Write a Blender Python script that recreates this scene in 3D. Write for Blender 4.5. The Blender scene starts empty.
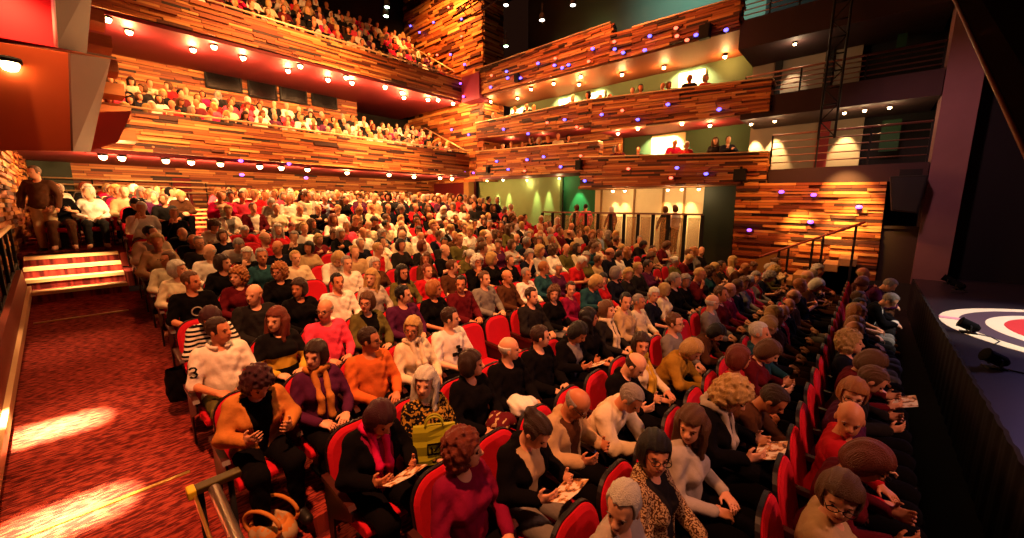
import bpy, math, random
import numpy as np
from mathutils import Vector, Matrix, Euler

PI = math.pi
rnd = random.Random(7)
SC = bpy.context.scene
COL = SC.collection

# ------------------------------------------------------------------ camera, world, exposure, big lights
FPX, PITCH, YAW = 390.0, math.radians(9.4), math.radians(42.0)
cam_d = bpy.data.cameras.new('camera')
cam = bpy.data.objects.new('camera', cam_d)
COL.objects.link(cam)
cam_d.sensor_fit = 'HORIZONTAL'
cam_d.sensor_width = 36.0
cam_d.lens = FPX / 1024 * 36.0
cam_d.clip_start = 0.05
cam_d.clip_end = 200
cam.location = (0, 0, 0)
cam.rotation_euler = (PI / 2 - PITCH, 0, YAW)
SC.camera = cam

w = bpy.data.worlds.new('world')
SC.world = w
w.use_nodes = True
w.node_tree.nodes['Background'].inputs[0].default_value = (0.9, 0.30, 0.16, 1)
w.node_tree.nodes['Background'].inputs[1].default_value = 0.012

SC.view_settings.view_transform = 'Standard'
SC.view_settings.look = 'None'
SC.view_settings.gamma = 1
SC.view_settings.use_curve_mapping = False
SC.view_settings.exposure = 0.0

def aim(o, tgt):
    d = Vector(tgt) - o.location
    o.rotation_euler = d.to_track_quat('-Z', 'Y').to_euler()

def spot(name, loc, tgt, power, color, ang=60, blend=0.7, rad=0.15):
    l = bpy.data.lights.new(name, 'SPOT')
    l.energy = power; l.color = color; l.spot_size = math.radians(ang); l.spot_blend = blend
    l.shadow_soft_size = rad
    o = bpy.data.objects.new(name, l); COL.objects.link(o)
    o.location = loc; aim(o, tgt)
    return o

def point(name, loc, power, color, rad=0.1):
    l = bpy.data.lights.new(name, 'POINT')
    l.energy = power; l.color = color; l.shadow_soft_size = rad
    o = bpy.data.objects.new(name, l); COL.objects.link(o); o.location = loc
    return o

WARM = (1.0, 0.46, 0.15)
AMBER = (1.0, 0.36, 0.08)
ROSE = (1.0, 0.33, 0.12)
# unseen house lights: extra spots added to brighten stalls and balconies
spot('house_light_a', (-1.6, 0.2, 5.5), (-3.7, 2.4, -1.6), 4100, ROSE, 64, 1.0, 0.15)
spot('house_light_b', (-5.0, 4.0, 8.5), (-6.2, 4.2, -2), 4600, WARM, 58, 1.0, 0.2)
spot('house_light_c', (-10.0, 6.5, 8.5), (-11.6, 6.5, -1), 15000, WARM, 66, 1.0, 0.2)
spot('house_light_d', (-11.5, 2.0, 4.6), (-16.0, 2.5, 0.2), 4200, WARM, 60, 1.0, 0.3)
spot('house_light_e', (-11.5, 9.0, 4.6), (-16.5, 9.0, 0.2), 4200, WARM, 70, 1.0, 0.3)
spot('house_light_f', (-3.5, 8.0, 8.5), (-4.6, 9.2, -2), 4200, WARM, 58, 1.0, 0.4)
spot('balcony_light_lower', (-10.0, 6.5, 5.6), (-17.8, 6.0, 3.0), 4000, (1.0, 0.40, 0.12), 75, 0.8, 0.25)
spot('balcony_light_upper', (-10.5, 6.0, 10.5), (-17.5, 6.0, 6.2), 4600, (1.0, 0.40, 0.12), 75, 0.8, 0.25)
# fascia washes: lanterns on the bridges facing the balcony fronts
spot('fascia_wash_rear', (-12.5, 5.5, 8.2), (-16.5, 6.5, 4.6), 1200, AMBER, 120, 0.9, 0.12)
spot('fascia_wash_side', (-8.5, 9.5, 9.5), (-8.5, 14, 3.9), 2700, (1.0, 0.22, 0.055), 110, 0.9, 0.15)
spot('tower_wash', (-15.9, 12.4, 11.0), (-18.0, 15, 7.6), 5500, AMBER, 110, 0.9, 0.1)
spot('tower_wash_low', (-15.9, 12.6, 4.9), (-18.0, 15, 2.6), 600, AMBER, 120, 0.9, 0.1)
# aisle pools from lanterns under the near side balcony
for ax, ay, az in ((-5.85, -0.36, -2.22), (-4.4, -0.30, -2.41)):
    for dy in (-0.2, -0.03, 0.14):
        spot('aisle_pool', (ax + 0.3 - dy * 0.3, -0.45 + dy * 0.5, 0.35), (ax + 0.02, ay + dy * 1.1, az), 8000, (1.0, 0.86, 0.40), 12, 1.0, 0.02)
    spot('aisle_pool_halo', (ax + 0.3, -0.5, 0.35), (ax, ay + 0.1, az), 260, (1.0, 0.55, 0.22), 34, 1.0, 0.03)
spot('aisle_pool_halo', (-8.0, -0.7, 0.5), (-8.0, -0.35, -1.9), 160, (1.0, 0.55, 0.22), 34, 1.0, 0.03)
spot('aisle_wash', (-7.6, 1.5, 3.2), (-7.6, -0.2, -2.0), 130, (1.0, 0.14, 0.06), 85, 1.0, 0.2)
spot('step_light', (-10.2, 0.2, 0.6), (-11.1, -0.08, -1.4), 1900, (1.0, 0.66, 0.3), 44, 0.9, 0.1)
spot('rear_left_fill', (-11.2, 1.9, 1.25), (-14.5, .5, -.2), 1100, (1.0, .56, .22), 95, 1.0, .1)  # added fill that brightens the rear left seats, no fixture there
spot('stage_spill', (3.2, 3.0, 2.6), (-0.4, 4.6, -1.5), 820, (1.0, 0.40, 0.26), 80, 1.0, 0.3)
spot('side_box_fill', (-4.5, 3.0, 3.2), (-9.2, 0.3, 2.2), 200, (1.0, 0.36, 0.2), 50, 0.9, 0.15)  # added fill aimed at the cheeks of the side boxes
# stage: dim violet work light
spot('stage_light', (4.5, 12.5, 2.6), (2.2, 8.6, -1.8), 460, (0.62, 0.42, 1.0), 70, 0.9, 0.3)
spot('column_light', (-0.5, 9.5, 4.0), (1.4, 14, 0.2), 620, (1.0, 0.42, 0.46), 75, 0.9, 0.2)

# ------------------------------------------------------------------ helpers
def ray(x, y):
    r = x - 512.0; u = 269.0 - y
    up = u * math.cos(PITCH) - FPX * math.sin(PITCH); fw = FPX * math.cos(PITCH) + u * math.sin(PITCH)
    return Vector((-fw * math.sin(YAW) + r * math.cos(YAW), fw * math.cos(YAW) + r * math.sin(YAW), up))
def on_z(x, y, z):
    d = ray(x, y); return d * (z / d.z)
def on_y(x, y, Y):
    d = ray(x, y); return d * (Y / d.y)
def on_x(x, y, X):
    d = ray(x, y); return d * (X / d.x)

def lin(h):
    h = h.lstrip('#')
    return tuple((lambda c: c / 12.92 if c <= 0.04045 else ((c + 0.055) / 1.055) ** 2.4)(int(h[i:i + 2], 16) / 255) for i in (0, 2, 4)) + (1.0,)

MATS = {}
def mat(name, color=None, rough=0.7, metal=0.0, spec=0.3, emit=None, strength=0.0, noise=0.0, scale=20.0, bump=0.0, sheen=0.0):
    if name in MATS: return MATS[name]
    m = bpy.data.materials.new(name); m.use_nodes = True
    nt = m.node_tree; b = nt.nodes['Principled BSDF']
    c = lin(color) if isinstance(color, str) else (color or (0.5, 0.5, 0.5, 1))
    b.inputs['Base Color'].default_value = c
    b.inputs['Roughness'].default_value = rough
    b.inputs['Metallic'].default_value = metal
    b.inputs['Specular IOR Level'].default_value = spec
    if sheen: b.inputs['Sheen Weight'].default_value = sheen
    if emit is not None:
        b.inputs['Emission Color'].default_value = lin(emit) if isinstance(emit, str) else emit
        b.inputs['Emission Strength'].default_value = strength
    if noise or bump:
        tc = nt.nodes.new('ShaderNodeTexCoord'); n = nt.nodes.new('ShaderNodeTexNoise')
        n.inputs['Scale'].default_value = scale; n.inputs['Detail'].default_value = 3
        nt.links.new(tc.outputs['Object'], n.inputs['Vector'])
        if noise:
            mx = nt.nodes.new('ShaderNodeMix'); mx.data_type = 'RGBA'
            mx.inputs[6].default_value = tuple(v * (1 - noise) for v in c[:3]) + (1,)
            mx.inputs[7].default_value = tuple(min(1, v * (1 + noise)) for v in c[:3]) + (1,)
            nt.links.new(n.outputs['Fac'], mx.inputs[0]); nt.links.new(mx.outputs[2], b.inputs['Base Color'])
        if bump:
            bp = nt.nodes.new('ShaderNodeBump'); bp.inputs['Strength'].default_value = bump; bp.inputs['Distance'].default_value = 0.02
            nt.links.new(n.outputs['Fac'], bp.inputs['Height']); nt.links.new(bp.outputs[0], b.inputs['Normal'])
    MATS[name] = m
    return m

def attr_mat(name, ramp, rough=0.6, grain=True):
    """material whose hue comes from a per-plank tone (each plank has its own wood colour)"""
    m = bpy.data.materials.new(name); m.use_nodes = True
    nt = m.node_tree; b = nt.nodes['Principled BSDF']; L = nt.links.new
    a = nt.nodes.new('ShaderNodeAttribute'); a.attribute_name = 'tone'
    r = nt.nodes.new('ShaderNodeValToRGB')
    els = r.color_ramp.elements
    while len(els) > 1: els.remove(els[-1])
    els[0].position = ramp[0][0]; els[0].color = lin(ramp[0][1])
    for p, c in ramp[1:]:
        e = els.new(p); e.color = lin(c)
    L(a.outputs['Fac'], r.inputs[0])
    tc = nt.nodes.new('ShaderNodeTexCoord'); mp = nt.nodes.new('ShaderNodeMapping'); n = nt.nodes.new('ShaderNodeTexNoise')
    mp.inputs['Scale'].default_value = (1.5, 1.5, 40); n.inputs['Scale'].default_value = 2.0; n.inputs['Detail'].default_value = 4
    L(tc.outputs['Object'], mp.inputs[0]); L(mp.outputs[0], n.inputs['Vector'])
    mx = nt.nodes.new('ShaderNodeMix'); mx.data_type = 'RGBA'; mx.blend_type = 'MULTIPLY'; mx.inputs[0].default_value = 0.5
    rr = nt.nodes.new('ShaderNodeValToRGB'); rr.color_ramp.elements[0].position = 0.3; rr.color_ramp.elements[0].color = (0.45, 0.4, 0.36, 1)
    rr.color_ramp.elements[1].position = 0.65
    L(n.outputs['Fac'], rr.inputs[0]); L(r.outputs[0], mx.inputs[6]); L(rr.outputs[0], mx.inputs[7]); L(mx.outputs[2], b.inputs['Base Color'])
    b.inputs['Roughness'].default_value = rough; b.inputs['Specular IOR Level'].default_value = 0.35
    MATS[name] = m
    return m

def props(o, label=None, cat=None, group=None, kind=None):
    if label: o['label'] = label
    if cat: o['category'] = cat
    if group: o['group'] = group
    if kind: o['kind'] = kind
    return o

def empty(name, loc=(0, 0, 0), rz=0.0):
    o = bpy.data.objects.new(name, None); COL.objects.link(o); o.location = loc; o.rotation_euler = (0, 0, rz)
    o.empty_display_size = 0.1
    return o

def link_mesh(name, me, m=None, parent=None, loc=None, objslot=False):
    o = bpy.data.objects.new(name, me); COL.objects.link(o)
    if m is not None:
        if objslot:
            if not me.materials: me.materials.append(None)
            o.material_slots[0].link = 'OBJECT'; o.material_slots[0].material = m
        else:
            me.materials.append(m)
    if parent is not None: o.parent = parent
    if loc is not None: o.location = loc
    return o

def np_mesh(name, V, F, smooth=True):
    """V (n,3), F (m,4) quads or list of polygons"""
    me = bpy.data.meshes.new(name)
    if isinstance(F, np.ndarray):
        me.vertices.add(len(V)); me.vertices.foreach_set('co', np.asarray(V, np.float32).ravel())
        k = F.shape[1]
        me.loops.add(F.size); me.loops.foreach_set('vertex_index', F.astype(np.int32).ravel())
        me.polygons.add(len(F)); me.polygons.foreach_set('loop_start', np.arange(0, F.size, k, dtype=np.int32))
        me.polygons.foreach_set('loop_total', np.full(len(F), k, np.int32))
        me.update(calc_edges=True); me.validate()
    else:
        me.from_pydata([tuple(map(float, v)) for v in V], [], F); me.update()
    if smooth: me.polygons.foreach_set('use_smooth', np.ones(len(me.polygons), bool))
    return me

class MB:
    """collects boxes, tubes and prisms into one mesh"""
    def __init__(s): s.V = []; s.F = []; s.T = []
    def add(s, vs, fs, tone=None):
        n = len(s.V); s.V += [tuple(v) for v in vs]; s.F += [tuple(i + n for i in f) for f in fs]
        s.T += [tone if tone is not None else 0.5] * len(vs)
    def box(s, x0, x1, y0, y1, z0, z1, M=None, tone=None):
        vs = [Vector((x, y, z)) for x in (x0, x1) for y in (y0, y1) for z in (z0, z1)]
        if M is not None: vs = [M @ v for v in vs]
        s.add(vs, [(0, 1, 3, 2), (4, 6, 7, 5), (0, 4, 5, 1), (2, 3, 7, 6), (0, 2, 6, 4), (1, 5, 7, 3)], tone)
    def hexa(s, a, b, tone=None):
        """solid between two matching polygons a and b (lists of points)"""
        n = len(a)
        fs = [tuple(range(n - 1, -1, -1)), tuple(range(n, 2 * n))] + [(i, (i + 1) % n, n + (i + 1) % n, n + i) for i in range(n)]
        s.add(list(a) + list(b), fs, tone)
    def tube(s, pts, r, n=8, r2=None, caps=True):
        pts = [Vector(p) for p in pts]
        rings = []
        for i, p in enumerate(pts):
            t = (pts[min(i + 1, len(pts) - 1)] - pts[max(i - 1, 0)]).normalized()
            u = t.orthogonal().normalized() if i == 0 else (rings[-1][1] - t * rings[-1][1].dot(t)).normalized()
            v = t.cross(u)
            rr = r if r2 is None else r + (r2 - r) * i / max(1, len(pts) - 1)
            rings.append(([p + (u * math.cos(a) + v * math.sin(a)) * rr for a in (2 * PI * k / n for k in range(n))], u))
        vs = [q for g, _ in rings for q in g]
        fs = []
        for i in range(len(pts) - 1):
            for k in range(n):
                fs.append((i * n + k, i * n + (k + 1) % n, (i + 1) * n + (k + 1) % n, (i + 1) * n + k))
        if caps:
            fs.append(tuple(range(n - 1, -1, -1))); fs.append(tuple((len(pts) - 1) * n + k for k in range(n)))
        s.add(vs, fs)
    def lathe(s, prof, n=16, M=None):
        vs = []
        for r, z in prof:
            for k in range(n):
                a = 2 * PI * k / n; v = Vector((r * math.cos(a), r * math.sin(a), z)); vs.append(M @ v if M is not None else v)
        fs = [(i * n + k, i * n + (k + 1) % n, (i + 1) * n + (k + 1) % n, (i + 1) * n + k) for i in range(len(prof) - 1) for k in range(n)]
        fs += [tuple(range(n - 1, -1, -1)), tuple((len(prof) - 1) * n + k for k in range(n))]
        s.add(vs, fs)
    def mesh(s, name, smooth=False, tone=False):
        me = bpy.data.meshes.new(name); me.from_pydata(s.V, [], s.F); me.update()
        if smooth: me.polygons.foreach_set('use_smooth', np.ones(len(me.polygons), bool))
        if tone:
            a = me.attributes.new('tone', 'FLOAT', 'POINT'); a.data.foreach_set('value', np.array(s.T, np.float32))
        return me
    def build(s, name, m=None, parent=None, smooth=False, tone=False, bevel=0.0, loc=None):
        o = link_mesh(name, s.mesh(name, smooth, tone), m, parent, loc)
        if bevel:
            md = o.modifiers.new('bevel', 'BEVEL'); md.width = bevel; md.segments = 2; md.limit_method = 'ANGLE'
        return o

def struct(name, mb, m, tone=False, smooth=False):
    o = mb.build(name, m, None, smooth, tone)
    o['kind'] = 'structure'
    return o

def clad(mb, P00, P10, P11, P01, rows=None, row_h=0.082, depth=0.085, seed=0, lmin=0.35, lmax=1.5, out=None):
    """plank cladding over a quad: P00-P10 is the lower edge, P01-P11 the upper; planks of random length, depth and tone"""
    R = random.Random(seed)
    P00, P10, P11, P01 = (Vector(p) for p in (P00, P10, P11, P01))
    nrm = (P10 - P00).cross(P01 - P00).normalized()
    if out is not None and nrm.dot(Vector(out)) < 0: nrm = -nrm
    L = max((P10 - P00).length, (P11 - P01).length); H = max((P01 - P00).length, (P11 - P10).length)
    n = rows or max(1, round(H / row_h))
    def P(u, v): return (P00 * (1 - u) + P10 * u) * (1 - v) + (P01 * (1 - u) + P11 * u) * v
    mb.hexa([P00, P10, P11, P01], [p - nrm * 0.12 for p in (P00, P10, P11, P01)], 0.02)
    for i in range(n):
        v0, v1 = i / n, (i + 0.86) / n
        u = -R.random() * lmin / L
        while u < 1:
            l = R.uniform(lmin, lmax) / L
            a, b = max(0, u), min(1, u + l - 0.012 / L)
            if b > a:
                d = nrm * (0.012 + depth * R.random() ** 1.5)
                q = [P(a, v0), P(b, v0), P(b, v1), P(a, v1)]
                mb.hexa([p - nrm * 0.01 for p in q], [p + d for p in q], R.random())
            u += l
# ------------------------------------------------------------------ materials of the hall
WOOD = attr_mat('plank_cladding', [(0.0, '#2a1209'), (0.10, '#4a200e'), (0.25, '#86401a'), (0.55, '#a85c28'), (0.8, '#c07c3c'), (1.0, '#d49a58')])
BLACK = mat('black_paint', '#0c0808', 0.8, noise=0.2, scale=6)
DARKRED = mat('dark_red_plaster', '#6a1418', 0.75, noise=0.12, scale=3)
SOFFIT = mat('red_soffit', '#74202a', 0.6, noise=0.1, scale=2)
PLASTER = mat('sage_plaster', '#7e9058', 0.8, noise=0.08, scale=4)
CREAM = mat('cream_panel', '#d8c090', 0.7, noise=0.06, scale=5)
GREEN = mat('green_panel', '#1d6a3e', 0.7, noise=0.1, scale=5)
TEAL = mat('grey_green_wall', '#56685e', 0.85, noise=0.15, scale=0.8)
MAUVE = mat('mauve_concrete', '#6a4a4c', 0.8, noise=0.15, scale=2.5)
STEEL = mat('brushed_steel', '#b8aca0', 0.3, 0.9, noise=0.05, scale=30)
BRASS = mat('brass', '#caa050', 0.35, 0.8, noise=0.05, scale=30)
RAILM = mat('pale_rail', '#dcb888', 0.35, 0.3, noise=0.05, scale=12)
DRAPE = mat('black_drape', '#12090a', 0.95, noise=0.3, scale=8)
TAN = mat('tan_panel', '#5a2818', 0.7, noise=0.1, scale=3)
ORANGEP = mat('orange_panel', '#c2501c', 0.45, noise=0.1, scale=2, spec=0.5)
REDP = mat('bright_red_panel', '#d01022', 0.6, noise=0.06, scale=2)
GLASSD = mat('dark_glass', '#070506', 0.12, spec=0.6, noise=0.1, scale=3)
RUBBER = mat('black_rubber', '#0b0a0b', 0.6, noise=0.15, scale=12)

def carpet_mat():
    m = bpy.data.materials.new('red_dash_carpet'); m.use_nodes = True
    nt = m.node_tree; b = nt.nodes['Principled BSDF']; L = nt.links.new
    tc = nt.nodes.new('ShaderNodeTexCoord'); br = nt.nodes.new('ShaderNodeTexNoise'); br.inputs['Scale'].default_value = 1.0; br.inputs['Detail'].default_value = 1.0
    mp = nt.nodes.new('ShaderNodeMapping'); mp.inputs['Scale'].default_value = (62, 13, 1)
    L(tc.outputs['Object'], mp.inputs[0]); L(mp.outputs[0], br.inputs['Vector'])
    cr = nt.nodes.new('ShaderNodeValToRGB'); e = cr.color_ramp.elements
    e[0].position = .40; e[0].color = lin('#541a18'); e[1].position = .62; e[1].color = lin('#a03e30'); q = e.new(.5); q.color = lin('#7e2a24')
    L(br.outputs['Fac'], cr.inputs[0])
    n = nt.nodes.new('ShaderNodeTexNoise'); n.inputs['Scale'].default_value = 160
    L(tc.outputs['Object'], n.inputs['Vector'])
    bp = nt.nodes.new('ShaderNodeBump'); bp.inputs['Strength'].default_value = 0.5; bp.inputs['Distance'].default_value = 0.01
    L(n.outputs['Fac'], bp.inputs['Height']); L(bp.outputs[0], b.inputs['Normal'])
    L(cr.outputs[0], b.inputs['Base Color']); b.inputs['Roughness'].default_value = 0.95; b.inputs['Specular IOR Level'].default_value = 0.1
    return m
CARPET = carpet_mat()

def floor_z(X):
    if X > -2.2: return -2.7
    if X > -10.3: return -2.7 - 0.131 * (X + 2.2)
    if X > -11.98: return -1.639 + (-10.3 - X) / 1.68 * 0.66
    return -0.979 - 0.05 * (X + 11.98)

ROWX = [0.0, -0.82, -1.72, -2.6, -3.58, -4.58] + [-5.5, -6.38] + [-6.38 - 0.80 * k for k in range(1, 17)]
RN = len(ROWX)
ROWY0 = [2.06, 1.22, 1.46, 1.29, 0.80, 0.80, 0.85, 0.9] + [0.9] * 16
RB = next(k for k in range(RN) if ROWX[k] < -12.6)      # first row of the raised rear block
for k in range(RB, RN): ROWY0[k] = -0.22
PITCHY = 0.515
YEND = 12.3

# ------------------------------------------------------------------ floors
mb = MB()
xs = [3.0, -2.2, -11.0]
def slab(mb, xa, za, xb, zb, y0, y1, t=0.12):
    mb.hexa([(xa, y0, za), (xa, y1, za), (xb, y1, zb), (xb, y0, zb)], [(xa, y0, za - t), (xa, y1, za - t), (xb, y1, zb - t), (xb, y0, zb - t)])
slab(mb, 1.05, -2.7, -2.2, -2.7, -3.0, 0.95); slab(mb, -2.2, -2.7, -10.3, -1.639, -3.0, 0.95)
struct('floor_aisle', mb, CARPET)
mb = MB()
slab(mb, -0.35, -2.71, -2.2, -2.71, 0.42, 14.2)
for k in range(3, RN):
    xf = ROWX[k] + 0.50
    xb = ROWX[k] - 0.40
    y0 = 0.95 if k < RB - 2 else 0.53 if k < RB else -0.9
    mb.box(xb - 0.02, xf, y0, 14.2, floor_z(ROWX[k]) - 0.3, floor_z(ROWX[k]) - 0.01)
mb.box(-20.2, ROWX[-1] - 0.4, -0.9, 14.2, -0.8, floor_z(ROWX[-1]))
mat('dark_red_carpet', '#560a10', 0.95, noise=0.3, scale=30)
struct('floor_stalls', mb, CARPET)
mb = MB(); slab(mb, 1.05, -2.71, -0.35, -2.71, 0.42, 14.2); struct('floor_front', mb, mat('darkened_floor', '#160a0b', .8, noise=.2, scale=8))  # strip before the stage coloured darker than the stalls carpet
# four steps at the head of the aisle, pale nosings
mb = MB(); nb = []
for i in range(4):
    xf = -10.3 - 0.42 * i; z1 = -1.639 + 0.165 * (i + 1)
    mb.box(-13.0, xf, -0.75, 0.52, z1 - 0.2, z1)
    n = MB(); n.box(xf - 0.24, xf + 0.012, -0.74, 0.51, z1 - 0.05, z1 + 0.006); nb.append(n)
mb.box(-13.2, -11.9, -0.9, 0.52, -1.3, -0.979)
st = mb.build('aisle_steps', CARPET); props(st, kind='structure')
for n in nb:
    o = n.build('step_nosing', mat('pale_nosing', '#e8c088', 0.5, noise=0.05), st)
# nosings across the ramp
for i, x in enumerate((-4.35, -9.2)):
    mb = MB(); z = floor_z(x) + 0.004
    mb.box(x - 0.02, x + 0.02, -0.62, 0.42, z - 0.01, z + 0.006)
    o = mb.build('carpet_trim', BRASS)
    props(o, ['thin brass strip across the aisle carpet by the front rows', 'thin brass strip across the aisle carpet below the steps'][i], 'floor strip', 'carpet strips')
# rear cross steps between the rear left block and the centre
st = MB(); nb = []
for i in range(5):
    xf = -15.4 - 0.42 * i; z1 = floor_z(-15.4) + 0.13 * (i + 1)
    st.box(-18.2, xf, 2.30, 3.25, z1 - 0.2, z1)
    n = MB(); n.box(xf - 0.22, xf + 0.012, 2.31, 3.24, z1 - 0.05, z1 + 0.006); nb.append(n)
s = props(st.build('gangway_steps', CARPET), kind='structure')
for n in nb: n.build('step_nosing', MATS['pale_nosing'], s)

# ------------------------------------------------------------------ near side: wall, low parapet, balustrade
mb = MB()
clad(mb, (-20.2, -0.9, -1.2), (-10.2, -0.9, -1.2), (-10.2, -0.9, 1.6), (-20.2, -0.9, 1.6), seed=3, out=(0, 1, 0))
struct('wall_near_side', mb, WOOD, tone=True)
mb = MB()
xa, xb = -10.6, -1.0
mb.hexa([(xa, -0.98, floor_z(xa) - 0.1), (xb, -0.98, -2.8), (xb, -0.68, -2.8), (xa, -0.68, floor_z(xa) - 0.1)],
        [(xa, -0.98, floor_z(xa) + 0.42), (xb, -0.98, floor_z(xb) + 0.55), (xb, -0.72, floor_z(xb) + 0.55), (xa, -0.72, floor_z(xa) + 0.42)])
struct('wall_near_parapet', mb, mat('rust_parapet', '#7a2c18', 0.6, noise=0.15, scale=3))
mb = MB()
mb.hexa([(xa, -0.70, floor_z(xa)), (xb, -0.70, floor_z(xb)), (xb, -0.655, floor_z(xb)), (xa, -0.655, floor_z(xa))],
        [(xa, -0.70, floor_z(xa) + 0.13), (xb, -0.70, floor_z(xb) + 0.13), (xb, -0.655, floor_z(xb) + 0.13), (xa, -0.655, floor_z(xa) + 0.13)])
struct('baseboard_near', mb, RAILM)
t = props(empty('balustrade', (-9.5, -0.85, floor_z(-9.5) + 0.45)), 'dark metal balustrade with pale top rail on the parapet beside the aisle', 'railing')
def rel(o, p): return Vector(p) - Vector(o.location)
m2 = MB(); m2.tube([rel(t, (-11.2, -0.80, -0.38)), rel(t, (-6.6, -0.80, -0.60))], 0.035); m2.build('handrail', RAILM, t, True)
m2 = MB(); m2.tube([rel(t, (-11.2, -0.80, -1.02)), rel(t, (-6.6, -0.80, -1.55))], 0.02); m2.build('lower_rail', BLACK, t, True)
for i in range(7):
    x = -11.1 + i * 0.72; m2 = MB(); zt = -0.38 - 0.0478 * (x + 11.2)
    p0 = rel(t, (x, -0.80, floor_z(x) + (0.40 if x > -10.6 else 0.1))); p1 = rel(t, (x, -0.80, zt))
    m2.box(p0.x - 0.035, p0.x + 0.035, p0.y - 0.02, p0.y + 0.02, p0.z, p1.z); m2.build('post', BLACK, t)

# faceted boxes of the near side balcony hanging over the aisle
def facet(name, front, back, m, label=None):
    mb = MB(); mb.hexa(front, back); o = mb.build(name, m)
    return props(o, kind='structure')
X0, X1 = -8.2, -9.6
lowf = [on_x(-40, 36, X0), on_x(68, 53, X0), on_x(71, 151, X0), on_x(-40, 150, X0)]
lowb = [on_x(-40, 44, X1), on_x(109, 59, X1), on_x(89, 152, X1), on_x(-40, 150, X1)]
facet('side_box_lower', lowf, lowb, ORANGEP)
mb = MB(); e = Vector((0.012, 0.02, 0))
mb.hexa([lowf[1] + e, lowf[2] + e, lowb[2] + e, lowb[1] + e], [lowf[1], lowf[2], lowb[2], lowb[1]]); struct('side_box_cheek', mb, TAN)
X2, X3 = -8.6, -9.8
upf = [on_x(-40, -25, X2), on_x(49, -25, X2), on_x(54, 47, X2), on_x(-40, 30, X2)]
upb = [on_x(-40, -25, X3), on_x(92, -25, X3), on_x(85, 53, X3), on_x(-40, 38, X3)]
facet('side_box_upper', upf, upb, REDP)
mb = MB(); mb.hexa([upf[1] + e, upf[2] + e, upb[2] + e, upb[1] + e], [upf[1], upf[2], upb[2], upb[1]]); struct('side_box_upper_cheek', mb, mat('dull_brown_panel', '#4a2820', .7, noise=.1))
mb = MB(); mb.tube([upf[1] + e, upf[2] + e], 0.02); struct('trim_pale_edge', mb, mat('pale_edge', '#e8b0b0', 0.5, noise=0.05), smooth=True)
mb = MB()
tri = [on_x(91, 112, -10.4), on_x(132, 111, -10.4), on_x(118, 142, -10.4), on_x(84, 153, -10.4)]
mb.hexa(tri, [p * 1.18 for p in tri]); struct('side_box_wedge', mb, mat('rust_facet', '#a83a20', 0.6, noise=0.1, scale=3))
# stepped plank ends between the boxes and the rear balconies
mb = MB()
for i in range(6):
    z0 = 1.55 + 0.56 * i
    mb.box(-15.4 - 0.0 * i, -14.6, 0.05, 1.35 - 0.05 * i, z0 + 0.1, z0 + 0.38, tone=0.45 + 0.08 * (i % 3))
struct('wall_plank_steps', mb, WOOD, tone=True)

# ------------------------------------------------------------------ rear: wall, two balconies
XR = -20.0
mb = MB()
clad(mb, (XR, -1.6, -1.0), (XR, 15, -1.0), (XR, 15, 1.55), (XR, -1.6, 1.55), seed=11, out=(1, 0, 0))
struct('wall_rear_lower', mb, WOOD, tone=True)
mb = MB()
clad(mb, (XR, -0.5, 1.5), (XR, 10.3, 1.5), (XR, 10.3, 5.3), (XR, -0.5, 5.3), seed=12, out=(1, 0, 0))
struct('wall_rear_upper', mb, WOOD, tone=True)
mb = MB(); mb.box(XR - 2.2, XR - 2.0, -4, 17, 5, 14); mb.box(XR - 2, XR, 10.3, 15, 1.4, 1.5); mb.box(XR - 2.2, XR - 2.0, 10, 17, 1, 5); struct('wall_rear_top', mb, BLACK)
mb = MB()
clad(mb, (-15.6, 0.7, 1.5), (-15.6, 14.0, 1.42), (-15.6, 14.0, 2.6), (-15.6, 0.7, 2.6), seed=13, out=(1, 0, 0))
struct('balcony_front_lower', mb, WOOD, tone=True)
mb = MB()
clad(mb, (-16.0, -0.6, 5.25), (-16.0, 14.0, 5.25), (-16.0, 14.0, 6.2), (-16.0, -0.6, 6.2), seed=14, out=(1, 0, 0))
struct('balcony_front_upper', mb, WOOD, tone=True)
mb = MB(); mb.box(XR, -15.72, -1.4, 14.0, 1.38, 1.5); struct('balcony_soffit_lower', mb, SOFFIT)
mb = MB(); mb.box(-22, -16.1, -1.4, 14.0, 5.14, 5.27); struct('balcony_soffit_upper', mb, SOFFIT)
mb = MB()
for k in range(5): mb.box(-16.25 - 0.72 * k - 0.74, -15.75 if k == 0 else -16.25 - 0.72 * k, 0.5, 13.9, 1.5, 1.62 + 0.34 * k)
struct('balcony_floor_lower', mb, MATS['dark_red_carpet'])
mb = MB()
for k in range(6): mb.box(-16.6 - 0.8 * k - 0.82, -16.15 if k == 0 else -16.6 - 0.8 * k, -1.4, 13.9, 5.27, 5.35 + 0.6 * k)
struct('balcony_floor_upper', mb, MATS['dark_red_carpet'])
for nm, X, z, y0, lb in (('lower', -15.55, 2.68, 0.7, 'long pale handrail along the lower rear balcony front'), ('upper', -15.95, 6.28, -0.6, 'long pale handrail along the upper rear balcony front')):
    t = props(empty('handrail', (X, y0, z)), lb, 'handrail')
    m2 = MB(); m2.tube([(0, 0, 0), (0, 13.3 if nm == 'lower' else 14.6, 0)], 0.035); m2.build('rail', RAILM, t, True)
    for j in range(13):
        m2 = MB(); m2.tube([(0, 0.4 + j * 1.05, -0.1), (0, 0.4 + j * 1.05, 0)], 0.014); m2.build('bracket', RAILM, t, True)
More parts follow.
